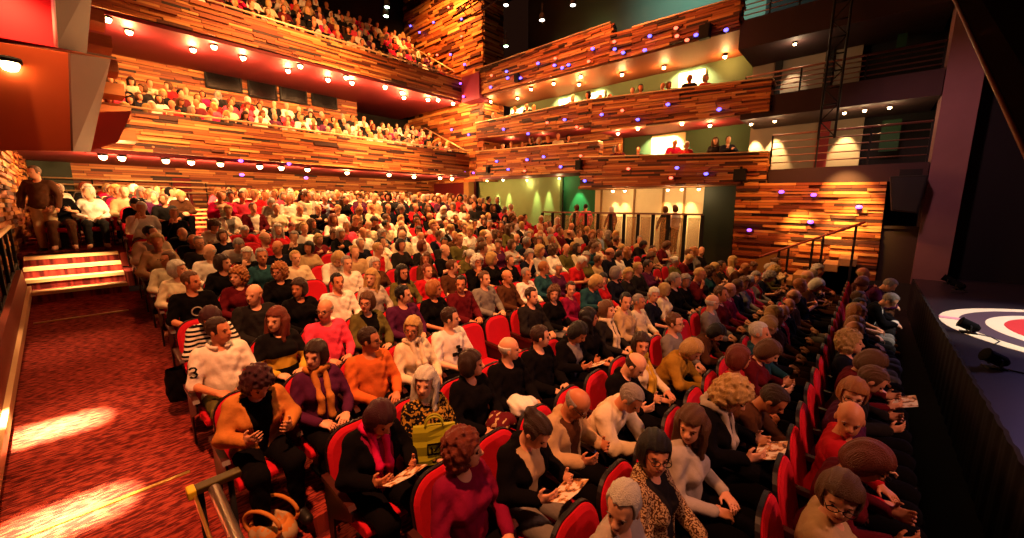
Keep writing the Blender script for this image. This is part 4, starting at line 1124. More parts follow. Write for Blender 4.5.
# ------------------------------------------------------------------ seating plan
CL_A = ['black', 'black', 'charcoal', 'navy', 'maroon', 'brown', 'grey', 'beige', 'cream', 'white', 'red', 'purple', 'olive', 'black', 'teal', 'light grey', 'magenta', 'black', 'charcoal', 'navy', 'cream', 'brown', 'beige', 'maroon', 'white']
CL_REAR = ['white', 'cream', 'black', 'navy', 'red', 'pink', 'beige', 'light grey', 'maroon', 'brown', 'white', 'black', 'charcoal', 'charcoal', 'white', 'black', 'hot pink', 'purple', 'cream', 'black']
HC = ['brown', 'dark brown', 'brown', 'blond', 'grey', 'silver', 'white', 'auburn', 'ginger', 'black', 'grey', 'blond', 'brown']
POOL = ['up', 'right', 'left', 'read', 'cross', 'chin', 'up', 'left', 'right', 'bent']
people, seats = [], []
cam_f = Vector((-math.sin(YAW), math.cos(YAW), 0))
def in_view(p, pad=60):
    v = Vector(p); fw = -v.x * math.sin(YAW) + v.y * math.cos(YAW); r = v.x * math.cos(YAW) + v.y * math.sin(YAW)
    uu = v.z * math.cos(PITCH) + fw * math.sin(PITCH); ff = fw * math.cos(PITCH) - v.z * math.sin(PITCH)
    if ff < .2: return False
    return -pad < 512 + FPX * r / ff < 1024 + pad and -pad < 269 - FPX * uu / ff < 538 + pad + 60
for r in range(RN):
    n = int((YEND - ROWY0[r]) / PITCHY) + 1
    for i in range(n):
        y = ROWY0[r] + PITCHY * i
        if r >= RB - 2 and -.1535 * ROWX[r] - .2 < y < -.19 * ROWX[r] + .15: continue            # gangway up to the rear door
        X = ROWX[r] + .012 * max(0, y - 2)
        loc = Vector((X, y, floor_z(ROWX[r])))
        if r == 0: loc.z = -2.7
        if not in_view(loc + Vector((0, 0, 1.1))): continue
        seats.append((loc.length, r, i, n, loc))
        key = (r, i)
        if key in H:
            if H[key] is None: continue
            people.append((loc.length, r, i, n, loc, H[key])); continue
        if rnd.random() < (.05 if r > 3 else .03): continue
        fem = int(rnd.random() < .56)
        hs = rnd.choice(['bob', 'curly', 'long', 'bob', 'bun', 'tail', 'long', 'curly', 'short'] if fem else ['short', 'short', 'short', 'bald', 'bald', 'short'])
        ps = rnd.choice(POOL)
        if ps in ('read', 'bent') and hs == 'long': hs = 'bob'
        d = dict(pose=ps, fem=fem, hs=hs, hc=rnd.choice(HC), top=rnd.choice(['long', 'long', 'short', 'coat', 'open', 'long']), tcol=rnd.choice(CL_REAR if r > 9 else CL_A if r > 1 else ['black', 'maroon', 'navy', 'brown', 'purple', 'charcoal', 'magenta', 'black']), legcol=rnd.choice(['black', 'navy', 'charcoal', 'brown', 'grey']))
        d['sk'] = rnd.randrange(6); d['glasses'] = rnd.random() < .22 and loc.length < 10; d['scale'] = rnd.uniform(.93, 1.05)
        d['under'] = rnd.choice(['white', 'cream', 'red', 'grey', 'pink', 'pale blue']) if d['top'] == 'open' else None
        people.append((loc.length, r, i, n, loc, d))
people.sort(key=lambda q: q[0]); seats.sort(key=lambda q: q[0])
NIND = 292
ind, far = people[:NIND], people[NIND:]

def describe(r, i, d):
    kind = 'woman' if d['fem'] else 'man'
    hd = {'bald': 'balding %s', 'bob': '%s bob', 'curly': 'curly %s', 'long': 'long %s', 'short': 'short %s', 'bun': '%s bun', 'tail': '%s ponytail', None: 'bald %s'}[d['hs']] % d['hc'] + ('' if d['hs'] in ('bun', 'tail', 'bob') else ' hair')
    g = {'long': 'jumper', 'short': 'T-shirt', 'coat': 'jacket', 'vest': 'vest', 'open': 'cardigan'}[d['top']]
    return '%s with %s in %s %s, %s row, %s from near aisle' % (kind, hd, d['tcol'], g, ORD[r], ORD[i])

programmes = []
occupied = {}
for dist, r, i, n, loc, d in ind:
    label = d.get('label') or describe(r, i, d)
    occupied[(r, i)] = label
    h = .0085 if dist < 8.2 else .017
    pose = d.get('pose2', d['pose'])
    tm = None
    s_ = d.get('spec')
    if s_ == 'striped': tm = stripes('white', 'black', 7.0, 'striped_cloth')
    elif s_ == 'floral': tm = blotch('black', 'mustard', 'black_gold_cloth')
    elif s_ == 'speck': tm = blotch('brown', 'beige', 'speckled_cloth', 90, .5)
    elif s_ == 'yellowband': tm = band('black', 'yellow', .66, .78, 'yellow_band_cloth')
    elif d['top'] == 'short' and i % 3 == 1 and 'label' not in d: tm = None
    jy = rnd.uniform(-.03, .03) if 'label' not in d else 0; jr = rnd.uniform(-.12, .12) if 'label' not in d else 0
    o = add_person(loc + Vector((0, jy, 0)), jr, pose, d['fem'], h, d['hs'], d['hc'], d['top'], d['tcol'], label, d.get('legcol', 'black'), d.get('sk', (r * 3 + i * 5) % 6), d.get('under'), d.get('glasses', False), d.get('scarf'), d.get('scale', 1.0), dist < 8.2, tm)
    b = body_mesh(pose, d['fem'], h)[1]
    if d.get('print'):
        f = MB(); R = random.Random(3)
        c = b.t((.135, 0, .80))
        if d['print'] == 'dark':
            for k in range(9):
                z = .80 + R.uniform(-.075, .075); y = R.uniform(-.06, .06); q = R.uniform(.012, .03)
                f.box(.128, .150, y - q, y + q, z - q * .7, z + q * .7)
            f.build('chest_print', cloth('charcoal'), o)
        else:
            f.tube([(.142, .055 * math.cos(a), .80 + .055 * math.sin(a)) for a in [2 * PI * k / 20 for k in range(17)]], .008, 6)
            f.build('chest_print', cloth('light grey'), o, True)
    if d.get('three'):
        a, e, *_ = b.arm(-1); mid = a * .58 + e * .42; f = MB()
        f.tube([(mid[0] + .92 * .092 + .39 * .030 * u_, mid[1] - .39 * .092 + .92 * .030 * u_, mid[2] + .048 * v_) for u_, v_ in ((-.9, .75), (-.3, 1.0), (.5, .95), (.85, .55), (.5, .12), (-.1, 0), (.5, -.12), (.9, -.55), (.5, -.95), (-.3, -1.0), (-.9, -.72))], .009, 6)
        f.build('sleeve_figure', cloth('black'), o, True)
        f = MB(); n_ = b.neck; pr = [(.10 * math.cos(q) - .005, .092 * math.sin(q), .030 + .022 * math.cos(q) * -1) for q in [2 * PI * k / 18 for k in range(1, 18)]]
        f.tube([tuple(n_ + b.T @ np.array(v)) for v in pr], .017, 8); f.build('collar', cloth('white'), o, True)
    if d.get('paper') or (pose == 'read' and 'label' not in d and dist < 9 and rnd.random() < .4):
        programmes.append((o, b, label, r, i))

# programmes held in the hands
def programme_mesh():
    mb = MB()
    for s_ in (1, -1):
        q = [Vector((-.10, 0, 0)), Vector((.10, 0, 0)), Vector((.10, s_ * .145, .012)), Vector((-.10, s_ * .145, .012))]
        mb.hexa(q, [v + Vector((0, 0, .004)) for v in q])
    return mb.mesh('programme')
PM = programme_mesh()
def page_mat():
    m = mat('printed_page', '#d8b880', .5); nt = m.node_tree; tc = nt.nodes.new('ShaderNodeTexCoord'); n = nt.nodes.new('ShaderNodeTexNoise'); n.inputs['Scale'].default_value = 16
    r = nt.nodes.new('ShaderNodeValToRGB'); r.color_ramp.interpolation = 'CONSTANT'
    e = r.color_ramp.elements; e[0].color = lin('#5c3420'); e[1].position = .43; e[1].color = lin('#c89058'); q = e.new(.52); q.color = lin('#f0e0c4')
    nt.links.new(tc.outputs['Object'], n.inputs['Vector']); nt.links.new(n.outputs['Fac'], r.inputs[0]); nt.links.new(r.outputs[0], nt.nodes['Principled BSDF'].inputs['Base Color'])
    return m
PGM = page_mat(); PM.materials.append(PGM)
for o, b, label, r, i in programmes:
    p = link_mesh('programme', PM); sc = o.scale[0]
    l = Vector((.43, 0, .80)) * sc; rz = o.rotation_euler.z
    p.location = Vector(o.location) + Matrix.Rotation(rz, 3, 'Z') @ l; p.rotation_euler = (0, -.45, rz)
    props(p, 'open programme in the hands in the %s row, %s seat from near aisle' % (ORD[r], ORD[i]), 'programme', 'programmes held by the audience')

# seats
for k, (dist, r, i, n, loc) in enumerate(seats[:290]):
    add_seat(loc + Vector((-.03, 0, 0)), 0, ('empty red' if (r, i) not in occupied else 'red') + ' folding theatre seat, %s row from stage, %s from near aisle' % (ORD[r], ORD[i]), dist < 5.5)
V, F, MI = [], [], []
base = np.array(SEATMB.V, np.float32)
for dist, r, i, n, loc in seats[290:]:
    o_ = sum(len(v) for v in V) if False else len(V) * len(base)
    V.append(base + np.array(loc, np.float32)); F += [tuple(a + o_ for a in f) for f in SEATMB.F]; MI += SEATMI
if V:
    me = bpy.data.meshes.new('rear_seating'); me.from_pydata(np.concatenate(V).tolist(), [], F); me.update()
    for k in ('red', 'shell', 'arm'): me.materials.append(SEATM[k])
    me.polygons.foreach_set('material_index', np.array(MI, np.int32))
    o = link_mesh('rear_seating', me); props(o, 'red theatre seats of the rear stalls beneath the seated audience', 'seats', kind='stuff')

# ------------------------------------------------------------------ the far crowd: rear stalls, balconies and tiers as one mass
HX = .03
def crowd_variant(pose, fem, hs):
    me, b = body_mesh(pose, fem, HX)
    out = []
    def grab(me_, M=None):
        v = np.empty(len(me_.vertices) * 3, np.float32); me_.vertices.foreach_get('co', v); v = v.reshape(-1, 3)
        if M is not None:
            A = np.array(M); v = v @ A[:3, :3].T + A[:3, 3]
        f = np.empty(len(me_.polygons) * 4, np.int32); me_.polygons.foreach_get('vertices', f); return v, f.reshape(-1, 4)
    out.append(('skin',) + grab(me)); out.append(('top',) + grab(top_mesh(pose, fem, HX, 'long'))); out.append(('legs',) + grab(legs_mesh(pose, fem, HX)))
    if hs: out.append(('hair',) + grab(hair_mesh(hs, .026), b.M))
    return out
variants = [crowd_variant(p, fm, hs) for p, fm, hs in (('up', 0, 'short'), ('up', 1, 'bob'), ('right', 1, 'curly'), ('left', 0, 'short'), ('left', 1, 'bob'), ('read', 0, 'bald'), ('right', 0, 'bald'), ('read', 1, 'long'), ('cross', 0, 'short'), ('up', 1, 'long'))]
walkers = [crowd_variant('stand', 0, 'short'), crowd_variant('stand', 1, 'bob')]
places = [(loc, 0) for _, r, i, n, loc, d in far]
for k in range(5):                                               # lower rear balcony
    for j in range(27):
        y = .85 + j * .485
        if rnd.random() < .96: places.append((Vector((-16.15 - .72 * k, y + .2 * (k % 2), 1.60 + .34 * k)), 0))
for k in range(6):                                               # upper rear balcony
    for j in range(27):
        y = -.3 + j * .53
        if rnd.random() < .95: places.append((Vector((-16.6 - .8 * k, y + .2 * (k % 2), 5.34 + .6 * k)), 0))
for px in (485, 497, 505, 513, 524, 533, 541, 550, 560, 570):      # tier one, rear section
    p = on_y(px, 145, 14.75); places.append((Vector((p.x, 14.6, 1.72)), -PI / 2 + .5))
for px in (621, 640, 675, 688, 716, 729, 617):                     # tier one, front section
    p = on_y(px, 150, 14.75); places.append((Vector((p.x, 14.6, .95)), -PI / 2 + .4))
for px in (499, 517, 530, 536, 575, 590, 602, 612, 634, 642, 664, 670, 690, 706, 495):   # tier two
    p = on_y(px, 95, 14.75); places.append((Vector((p.x, 14.6, 3.25 if px < 600 else 3.05)), -PI / 2 + .4))
for px in (487, 492, 480): p = on_y(px, 62, 14.9); places.append((Vector((p.x, 14.9, 5.55)), -PI / 2))
for px in (577, 586, 612, 666, 676): p = on_y(px, 208, 14.2); places.append((Vector((p.x, 14.2, p.z - 1.20)), 9.0))   # walking the side passage
VV, FF, CC = [], [], []; nv = 0
R = random.Random(5)
for loc, rz in places:
    parts = R.choice(walkers if rz == 9.0 else variants); sc = R.uniform(.93, 1.05); a = rz + R.uniform(-.2, .2); ca, sa = math.cos(a) * sc, math.sin(a) * sc
    cols = {'skin': lin(R.choice(SKIN)), 'top': lin(CLOTH[R.choice(CL_REAR)]), 'legs': lin(CLOTH[R.choice(['black', 'navy', 'charcoal', 'brown'])]), 'hair': lin(HAIR[R.choice(HC)])}
    for k, v, f in parts:
        u = np.stack([v[:, 0] * ca - v[:, 1] * sa + loc.x, v[:, 0] * sa + v[:, 1] * ca + loc.y, v[:, 2] * sc + loc.z], 1)
        VV.append(u); FF.append(f + nv); nv += len(v); CC.append(np.tile(np.array(cols[k], np.float32), (len(v), 1)))
me = np_mesh('crowd', np.concatenate(VV), np.concatenate(FF))
at = me.color_attributes.new('cloth', 'FLOAT_COLOR', 'POINT'); at.data.foreach_set('color', np.concatenate(CC).ravel())
cm = mat('crowd_cloth', '#808080', .8, spec=.2); nt = cm.node_tree; an = nt.nodes.new('ShaderNodeAttribute'); an.attribute_name = 'cloth'
nt.links.new(an.outputs['Color'], nt.nodes['Principled BSDF'].inputs['Base Color'])
props(link_mesh('crowd', me, cm), 'packed far audience in the rear stalls, rear balconies and side tiers', 'audience', kind='stuff')

# usher standing at the head of the aisle steps
add_person((-12.6, -0.42, -0.975 + .44), -.4, 'stand', 0, .017, 'short', 'brown', 'coat', 'brown', 'standing person in brown coat at the head of the aisle steps by the wall', 'beige', 1)

# ------------------------------------------------------------------ bags and small things in the front rows
def bag_basket():
    t = props(empty('wicker_bag', (-3.10, .72, floor_z(-3.1)), .5), 'slouchy tan handbag with big round handle on the floor before the ginger cardigan', 'bag')
    f = Field((-.26, -.22, -.02), (.26, .22, .36), .012); f.ell((0, 0, .13), (.19, .13, .14), None, .02); f.ell((0, 0, .27), (.13, .075, .10), None, .02, 'sub')
    f.bump(lambda X, Y, Z: .006 * np.sin(50 * X + 20 * Z) * np.sin(42 * Y)); f.cut(lambda X, Y, Z: -Z + 0 * X + 0 * Y)
    link_mesh('bag_body', np_mesh('bag_body', *f.mesh()), blotch('ginger', 'beige', 'tan_leather', 20), t)
    for y in (.085, -.085):
        m2 = MB(); m2.tube([(.16 * math.cos(a), y, .25 + .11 * math.sin(a)) for a in [PI * 2 * k / 24 for k in range(25)]], .014, 8); m2.build('bag_handle', cloth('ginger'), t, True)
bag_basket()
def tote():
    t = props(empty('tote_bag', (-2.36, 1.70, -2.02), -.62), 'yellow-green square carrier bag on the lap of the white haired woman', 'bag')
    m2 = MB(); n_ = 8; rows_ = []
    for k in range(n_ + 1):
        z = .30 * k / n_; d = .055 * (1 - .75 * (k / n_) ** 1.5); wv = .006 * math.sin(k * 2.1); w2 = .165 + .004 * math.sin(k * 1.3)
        rows_.append([Vector((d + wv, -w2, z)), Vector((d + .012 + wv, -w2 * .33, z)), Vector((d + .006 - wv, w2 * .4, z)), Vector((d + wv, w2, z)), Vector((-d + wv, w2, z)), Vector((-d - .01, 0, z)), Vector((-d + wv, -w2, z))])
    for a_, b_ in zip(rows_, rows_[1:]): m2.hexa(a_, b_)
    m2.build('bag_body', mat('lime_plastic', '#98981c', .45, noise=.12, scale=9), t)
    for x in (.02, -.02):
        m2 = MB(); m2.tube([(x, .07 * math.cos(a), .29 + .09 * math.sin(a)) for a in [PI * k / 12 for k in range(13)]], .008, 6); m2.build('bag_handle', mat('lime_plastic'), t, True)
    m2 = MB(); m2.tube([(.062, -.055, .09), (.062, .05, .09), (.056, .05, .17), (.056, -.055, .17), (.062, -.055, .09)], .007, 6); m2.tube([(.064, -.03, .15), (.068, -.005, .11), (.05, .085, .21)], .008, 6); m2.build('bag_print', cloth('black'), t, True)
tote()
def soft(name, label, cat, loc, r, m, seed):
    f = Field((-.25, -.25, -.15), (.25, .25, .22), .011); R2 = random.Random(seed)
    for k in range(6): f.ell((R2.uniform(-.5, .5) * r[0], R2.uniform(-.5, .5) * r[1], R2.uniform(-.3, .3) * r[2]), (r[0] * .6, r[1] * .6, r[2] * .7), rotZ(R2.uniform(0, 3)), .02)
    f.bump(fold(.010, seed)); o = link_mesh(name, np_mesh(name, *f.mesh()), m); o.location = loc; return props(o, label, cat)
soft('white_cloth', 'crumpled white cloth lying on the lap of the bald man in black', 'cloth', (-2.33, 2.74, -1.95), (.15, .16, .09), cloth('white'), 3)
soft('patterned_handbag', 'dark red patterned bag on the lap of the dark haired woman in black', 'bag', (-2.30, 2.42, -1.99), (.13, .14, .09), blotch('maroon', 'beige', 'red_pattern_bag', 24, .6), 4)
soft('draped_coat', 'black coat hanging over the seat end by the striped top', 'coat', (-5.35, .52, -1.95), (.12, .10, .34), cloth('black'), 5)

# aisle rail frame beside the front seats
t = props(empty('aisle_rail', (-2.95, .42, -2.7)), 'metal rail frame with silver tube and yellow capped end beside the front seats', 'railing')
m2 = MB(); m2.tube([(.08, -.04, .93), (1.9, -.08, .93)], .032, 12); m2.build('silver_tube', STEEL, t, True)
m2 = MB(); m2.tube([(-.02, -.13, .90), (1.9, -.17, .90)], .010, 8); m2.build('thin_rod', BRASS, t, True)
m2 = MB(); m2.box(-.05, .03, -.13, .12, .90, .94); m2.build('end_plate', mat('dark_bronze', '#4a3c14', .4, .5, noise=.1), t, bevel=.008)
m2 = MB(); m2.box(-.056, .036, -.165, -.12, .885, .945); m2.build('yellow_cap', mat('yellow_cap', '#e8c820', .5, noise=.05), t, bevel=.01)
for x, y in ((-.01, .06), (-.01, -.10)):
    m2 = MB(); m2.tube([(x, y, 0), (x, y, .90)], .018, 8); m2.build('post', BLACK, t, True)

# ------------------------------------------------------------------ lamps
LAMP_M = mat('lamp_glow', '#ffffff', .5, emit=(1.0, 0.60, 0.26, 1), strength=30.0)
lamp_me = None
def lamp_meshes():
    mb = MB(); mb.lathe([(.0001, -.115), (.06, -.095), (.088, -.03), (.075, .02), (.02, .03)], 14); a = mb.mesh('lamp_lens', True); a.materials.append(LAMP_M)
    mb = MB(); mb.lathe([(.09, -.01), (.11, -.01), (.11, .05), (.09, .05), (.0001, .05)], 16); b = mb.mesh('lamp_housing', True); b.materials.append(BLACK)
    return a, b
LA, LB = lamp_meshes()
def downlights(pts, where, power, color=WARM, group=None, size=1.0):
    pts = sorted(pts, key=lambda p: (round(p.x * 0.0) if False else 0, p.y if 'rear balcony' in where else p.x))
    for k, p in enumerate(pts):
        t = props(empty('downlight', p), 'warm downlight, %s from %s, %s' % (ORD[k], 'near side' if 'rear balcony' in where else 'rear', where), 'light', group or 'downlights ' + where); t.scale = (size,) * 3
        link_mesh('lens', LA, None, t); link_mesh('housing', LB, None, t)
        if power: point('downlight_glow', p + Vector((0, 0, -.16)), power, color, .05)
U = [(107, 16), (129, 31), (193, 49), (214, 46), (243, 57), (288, 70), (300, 63), (328, 79), (346, 74), (352, 82), (385, 85), (404, 97), (402, 92), (428, 99), (438, 95), (453, 101)]
pts = []
for x, y in U:
    p = on_z(x, y, 5.10)
    if p.x > -16.2: p = on_x(x, y, -16.25)
    if p.x < -19.8: p = on_x(x, y, -19.8)
    pts.append(Vector((p.x, p.y, 5.10)))
downlights(pts, 'under the upper rear balcony', 170)
Lw = [(102, 150), (120, 147), (165, 154.5), (190, 154), (220, 160), (259, 160), (281, 164), (307, 164), (347, 172), (389, 174), (414, 176), (440, 177), (452, 178)]
pts = []
for x, y in Lw:
    p = on_z(x, y, 1.33)
    if p.x > -15.8: p = on_x(x, y, -15.85)
    if p.x < -19.7: p = on_x(x, y, -19.7)
    pts.append(Vector((p.x, p.y, 1.33)))
downlights(pts, 'under the lower rear balcony', 150)
def side_pts(L, z, y0, y1):
    out = []
    for x, y in L:
        p = on_z(x, y, z)
        if p.y < y0: p = on_y(x, y, y0)
        if p.y > y1: p = on_y(x, y, y1)
        out.append(Vector((p.x, p.y, z)))
    return out
downlights(side_pts([(490.7, 101), (517.5, 98), (531, 87.6), (553.6, 82), (579, 84), (581, 71), (622, 74), (725, 56), (664, 67)], 5.13, 14.4, 16.2), 'under the top side tier', 75, WARM, None, .75)
downlights(side_pts([(618, 133), (638, 128), (682, 123), (710, 125)], 2.80, 14.4, 16.0), 'under the middle side tier', 70, WARM, None, .7)
downlights(side_pts([(487, 177), (503, 176), (527, 181), (559, 186)], 1.22, 14.4, 15.3), 'under the lowest side tier by the rear corner', 18, (1.0, .72, .34), None, .6)
downlights(side_pts([(613, 188), (625, 187), (668, 187), (682, 187), (699, 187)], .54, 14.4, 15.3), 'under the lowest side tier above the cream panels', 22, (1.0, .66, .32), None, .6)
downlights(side_pts([(796, 33.5)], 4.55, 14.4, 15.8), 'inside the middle dark box beside the stage', 26, (1.0, .7, .4), None, .5)
downlights(side_pts([(752, 115), (775, 118), (866, 101), (845, 108), (891, 98.7)], 2.48, 14.4, 15.8), 'inside the lowest dark box beside the stage', 14, (1.0, .66, .32), None, .5)
# wall washers behind the tiers
for px, py, z in ((512, 108, 4.95), (523, 108, 4.95), (561, 96, 4.95), (570, 96, 4.95), (598, 92, 4.95), (683, 70, 4.95), (697, 70, 4.95)):
    p = on_y(px, py, 16.4); spot('wall_washer', (p.x, 15.95, z + .1), (p.x, 16.45, z - .35), 420, (1.0, .86, .46), 110, .6, .04)
for px in (653, 662, 672):
    p = on_y(px, 140, 16.4); spot('wall_washer', (p.x, 15.95, 2.78), (p.x, 16.45, 2.2), 420, (1.0, .84, .42), 90, .6, .04)
for px in (755, 775):
    p = on_y(px, 140, 15.9); spot('wall_washer', (p.x, 15.72, 2.5), (p.x, 16.0, 1.3), 1100, (1.0, .66, .28), 50, .6, .04)
p = on_y(848, 120, 15.9); spot('wall_washer', (p.x, 15.6, 2.5), (p.x, 16.0, 1.4), 700, (1.0, .66, .28), 45, .6, .04)
p = on_y(796, 40, 15.9); spot('wall_washer', (p.x, 15.7, 4.5), (p.x, 16.0, 3.2), 140, (1.0, .78, .5), 58, .6, .04)
for px in (498, 509, 537, 549):
    p = on_y(px, 190, 15.5); spot('sage_beam', (p.x, 15.28, 1.22), (p.x, 15.47, -.6), 520, (.85, 1.0, .42), 30, .8, .03)
for px in (616, 626, 668, 680, 692):
    p = on_y(px, 190, 15.5); spot('cream_beam', (p.x, 15.2, .5), (p.x, 15.47, -1.0), 230, (1.0, .70, .30), 55, .8, .03)
for x in (-13.5, -11.5, -9.5): point('tier_gap_fill', (x, 14.9, 3.0), 40, WARM, .06)  # bare points added to brighten the gap under tier two, no lamps there
p = on_y(575, 190, 15.4); spot('green_bay_light', (p.x, 15.3, 1.1), (p.x, 15.8, -.4), 250, (.5, 1.0, .5), 50, .5, .04)
for px, py, pw, an in ((845, 192, 520, 42), (800, 228, 380, 34), (838, 234, 420, 34), (862, 215, 260, 40)):
    p = on_y(px, py, 13.95); spot('plank_wall_light', (p.x - .15, 13.1, p.z + .9), p, pw * 1.5, (1.0, .56, .15), an + 16, 1.0, .04)
spot('plank_wall_wash', (-1.6, 11.8, 2.6), (-1.4, 14, -.5), 700, (1.0, .34, .08), 85, .9, .1)
spot('top_wall_light', (-5.5, 13.0, 9.5), (-5.0, 18, 7.8), 2400, (.45, .85, .70), 100, 1.0, .3)
spot('top_wall_light', (-10.8, 16.5, 5.6), (-10.6, 18, 7.2), 250, (.8, .9, .3), 50, .8, .1)
spot('box_light', (-8.0, -.25, 3.0), (-8.25, -.5, 1.3), 260, (1.0, .5, .18), 130, .8, .05)
spot('upper_box_light', (-7.0, -1.6, 3.2), (-8.6, -.4, 3.8), 260, (1.0, .2, .14), 120, .9, .1)
p = on_x(9, 62, -8.15); t = props(empty('bulkhead_lamp', p), 'bright lamp on the orange face of the lower side box', 'light'); link_mesh('lens', LA, None, t); link_mesh('housing', LB, None, t)

# small blue, violet and red points of light on the timber fronts
def glow(name, c, s_): return mat(name, c, .5, emit=c, strength=s_)
BL, RD, VI = glow('blue_point', (.10, .08, 1, 1), 6), glow('red_point', (1, .10, .05, 1), 5), glow('violet_point', (.28, .08, 1, 1), 4)
mb = MB(); mb.lathe([(.0001, -.05), (.05, -.035), (.07, 0), (.05, .035), (.0001, .05)], 10); PT = mb.mesh('point_light', True)
mb = MB(); mb.lathe([(.0001, -.11), (.045, -.11), (.055, .0), (.0001, .0)], 10); PB = mb.mesh('light_base', True); PB.materials.append(BLACK)
def points(L, where, fn, m, colname, power=3.5, lc=(.10, .05, 1.0)):
    for k, (x, y) in enumerate(sorted(L)):
        p, nrm = fn(x, y)
        t = props(empty('point_light', p + nrm * .10), 'tiny %s light, %s from the rear on %s' % (colname, ORD[k], where), 'light', 'points of light on ' + where)
        o = link_mesh('lens', PT, m, t, None, True); c = link_mesh('mount', PB, None, t); c.location = -nrm * .02; c.rotation_euler = nrm.to_track_quat('Z', 'Y').to_euler()
        if power: point('point_glow', p + nrm * .11, power, lc, .03)
side = lambda x, y: (on_y(x, y, 13.93), Vector((0, -1, 0)))
twr = lambda x, y: (on_y(x, y, 14.56), Vector((0, -1, 0)))
rear = lambda x, y: (on_x(x, y, -15.5), Vector((1, 0, 0)))
points([(594, 49.5), (616, 50), (624.5, 53.5), (651, 37), (646, 51), (697, 36), (727, 31), (539.5, 64), (556, 66), (563.6, 68.6), (570, 65.5), (508, 72), (509, 78.6), (522, 78.6), (492, 87.6)], 'the top tier front', side, BL, 'blue')
points([(669, 105), (720, 110), (639, 120), (603, 115), (566, 120), (529.5, 134), (505, 129.5)], 'the middle tier front', side, BL, 'blue')
points([(545, 157), (562, 167), (528.5, 160), (498, 161.5), (509.5, 169.6), (678, 168), (707, 174), (586, 181)], 'the lowest tier front', side, BL, 'blue')
points([(782, 192), (814, 195), (859, 207), (811, 222), (750, 230)], 'the glowing plank wall', side, VI, 'violet', 3)
points([(615.5, 42.5), (677, 29), (678, 37), (688, 41), (556.6, 59), (590, 62), (493, 76)], 'the top tier front', side, RD, 'red', 0)
points([(623.5, 111), (548.6, 123), (578, 127.4)], 'the middle tier front', side, RD, 'red', 0)
points([(629.5, 169), (582, 156), (526, 171), (672, 178)], 'the lowest tier front', side, RD, 'red', 0)
points([(412, 26.5), (421, 33), (435, 23), (463, 20), (452, 55), (466, 65), (453, 130), (470, 135)], 'the corner tower', twr, BL, 'blue', 2.5)
points([(450, 8), (463, 37), (438.6, 55.5)], 'the corner tower', twr, RD, 'red', 0)
points([(450, 84), (462, 84), (465, 97), (457, 95)], 'the corner block', lambda x, y: (on_y(x, y, 13.78), Vector((0, -1, 0))), VI, 'violet', 7, (.4, .06, 1.0))
points([(240, 161), (288, 164), (241, 175), (305, 178), (463, 172), (472, 173)], 'the underside of the lower rear balcony', lambda x, y: (on_x(x, y, -15.75), Vector((1, 0, 0))), VI, 'violet', 5, (.4, .08, 1.0))

# black loudspeakers on the tier fronts
def speaker(px, py, w_, h_, label, group='loudspeakers on the tier fronts', Y=13.86):
    p = on_y(px, py, Y); t = props(empty('loudspeaker', p), label, 'loudspeaker', group)
    m2 = MB(); m2.box(-w_ / 2, w_ / 2, -.10, .08, -h_ / 2, h_ / 2); cab = m2.build('cabinet', RUBBER, t, bevel=.015)
    m2 = MB(); m2.box(-w_ / 2 + .03, w_ / 2 - .03, -.112, -.10, -h_ / 2 + .03, h_ / 2 - .03); m2.build('grille', BLACK, cab)
    m2 = MB(); m2.box(-.03, .03, .05, .12, h_ / 2 - .02, h_ / 2 + .08); m2.build('bracket', BLACK, t)
speaker(517, 78, .22, .34, 'black loudspeaker on the top tier front near the rear corner')
speaker(705, 32, .34, .42, 'black loudspeaker on the top tier front near its stage end')
speaker(579, 165, .26, .38, 'black loudspeaker at the step of the lowest tier front')
speaker(740, 175, .34, .36, 'black loudspeaker at the stage end of the lowest tier front')
speaker(488, 170, .16, .28, 'black loudspeaker on the lowest tier front by the rear corner')
# large black speaker hanging beside the column
p = on_y(907, 196, 13.7); t = props(empty('loudspeaker', p), 'large black wedge loudspeaker hanging beside the mauve column', 'loudspeaker')
m2 = MB(); m2.hexa([(-.36, -.2, .48), (.30, -.2, .48), (.22, -.2, -.42), (-.24, -.2, -.36)], [(-.36, .25, .48), (.30, .25, .48), (.22, .25, -.42), (-.24, .25, -.36)]); m2.build('cabinet', BLACK, t, bevel=.02)
m2 = MB(); m2.hexa([(-.32, -.215, .44), (.26, -.215, .44), (.19, -.215, -.38), (-.21, -.215, -.32)], [(-.32, -.2, .44), (.26, -.2, .44), (.19, -.2, -.38), (-.21, -.2, -.32)]); m2.build('grille', RUBBER, t)
m2 = MB(); m2.box(-.2, .2, -.03, .03, .46, .64); m2.build('bracket', BLACK, t)

# stage things: footlights, flight case, monitors
def footlight(px, py, label, rz):
    p = on_z(px, py, -1.85); t = props(empty('footlight', p, rz), label, 'light', 'black lamps along the stage edge'); t.scale = (.66,) * 3
    f = MB(); M = Matrix.Translation((0, 0, .17)) @ Matrix.Rotation(1.15, 4, 'Y')
    f.lathe([(.06, -.16), (.10, -.10), (.11, .14), (.125, .16), (.10, .165)], 14, M); hs_ = f.build('housing', mat('lamp_black', '#050405', .9, spec=.1, noise=.1), t, True)
    f = MB(); f.tube([(0, -.14, .03), (0, -.15, .18), (0, -.12, .19)], .014, 6); f.tube([(0, .14, .03), (0, .15, .18), (0, .12, .19)], .014, 6); f.tube([(0, -.14, .03), (0, .14, .03)], .014, 6); f.build('yoke', BLACK, hs_, True)
    f = MB(); f.box(-.12, .12, -.10, .10, 0, .03); f.build('base_plate', BLACK, t)
    f = MB(); f.tube([(-.1, .05, .02), (-.3, .15, .01), (-.35, .45, .01), (-.2, .8, .01)], .012, 6); f.build('cable', RUBBER, t, True)
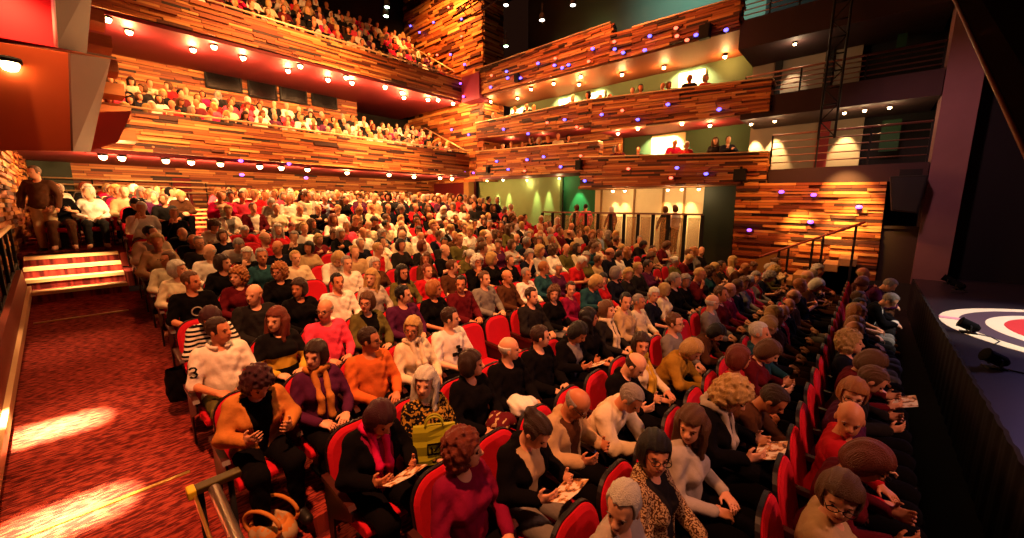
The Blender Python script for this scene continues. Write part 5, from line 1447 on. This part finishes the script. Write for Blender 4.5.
for k, (x, y) in enumerate([(958, 290), (948, 284), (968, 333), (994, 368), (935, 272)]):
    footlight(x, y, ['black footlight on the stage edge, third from the column', 'black footlight on the stage edge, second from the column', 'black footlight beside the rim of the stage target', 'black footlight nearest the seats, in front of the stage target', 'black footlight on the stage edge nearest the column'][k], 2.6 + .3 * k)
for k, (x, y) in enumerate([(985, 276), (1018, 280)]):
    p = on_z(x, y, -1.80); t = props(empty('floor_strip_light', p), ['glowing violet white strip light on the stage floor near the wing', 'glowing strip light on the stage floor below the flight case'][k], 'light', 'strip lights on the stage floor')
    f = MB(); f.box(-.25, .25, -.05, .05, -.05, 0); f.build('housing', BLACK, t)
    f = MB(); f.box(-.23, .23, -.055, -.03, -.03, .02); f.build('tube', glow('strip_glow', '#d8c0ff', 12), t)
p = on_z(1012, 272, -1.85); t = props(empty('flight_case', p, .1), 'violet edged flight case standing at the back of the stage', 'equipment case')
m2 = MB(); m2.box(-.5, .7, -.3, .3, .1, 1.0); m2.build('body', mat('case_black', '#1a1420', .5, noise=.1), t)
for z in (.1, .98):
    m2 = MB(); m2.box(-.52, .72, -.32, .32, z - .03, z + .03); m2.build('edge_trim', mat('violet_metal', '#6a4a90', .4, .3, noise=.1), t)
for x in (-.5, .7):
    m2 = MB(); m2.box(x - .03, x + .03, -.32, .32, .1, .98); m2.build('edge_trim', MATS['violet_metal'], t)
for x in (-.4, .6):
    m2 = MB(); m2.lathe([(.05, -.02), (.05, .02)], 12, Matrix.Translation((x, -.2, .05)) @ Matrix.Rotation(PI / 2, 4, 'X')); m2.build('wheel', RUBBER, t, True)
p = on_z(950, 316.5, -1.82); f = MB(); f.box(-.12, .12, -.07, .07, 0, .012); o = f.build('paper_sheet', mat('pink_paper', '#e8a0b8', .5, noise=.05)); o.location = p; o.location.z = -1.848; props(o, 'pale pink sheet of paper on the stage edge by the target', 'paper')

# ceiling lanterns seen glowing over the tiers
for k, (x, y, c) in enumerate([(387, 7, 'pale green'), (386, 16, 'pale green'), (506, 46, 'green white'), (542, 20, 'white'), (573, 5, 'white'), (506, 5, 'pale')]):
    p = on_y(x, y, 13.0 if x > 400 else 9.0)
    t = props(empty('stage_lantern', p), ['upper pale green lantern above the upper rear balcony', 'lower pale green lantern above the upper rear balcony', 'green white lamp standing above the rear end of the top tier', 'white lantern hanging below the bridge over the top tier', 'long white lantern high on the bridge', 'slim pale lantern high by the corner tower'][k], 'light', 'lanterns under the ceiling')
    f = MB(); f.lathe([(.06, .25), (.10, .2), (.11, 0)], 12); f.build('can', BLACK, t, True)
    f = MB(); f.lathe([(.0001, -.03), (.09, -.02), (.10, .01)], 12); f.build('lens', glow('lantern_' + c.replace(' ', '_'), '#d0ffc8' if 'green' in c else '#fff4e0', 9), t, True)
    f = MB(); f.tube([(0, 0, .25), (0, 0, .6)], .02, 6); f.build('hanger', BLACK, t, True)
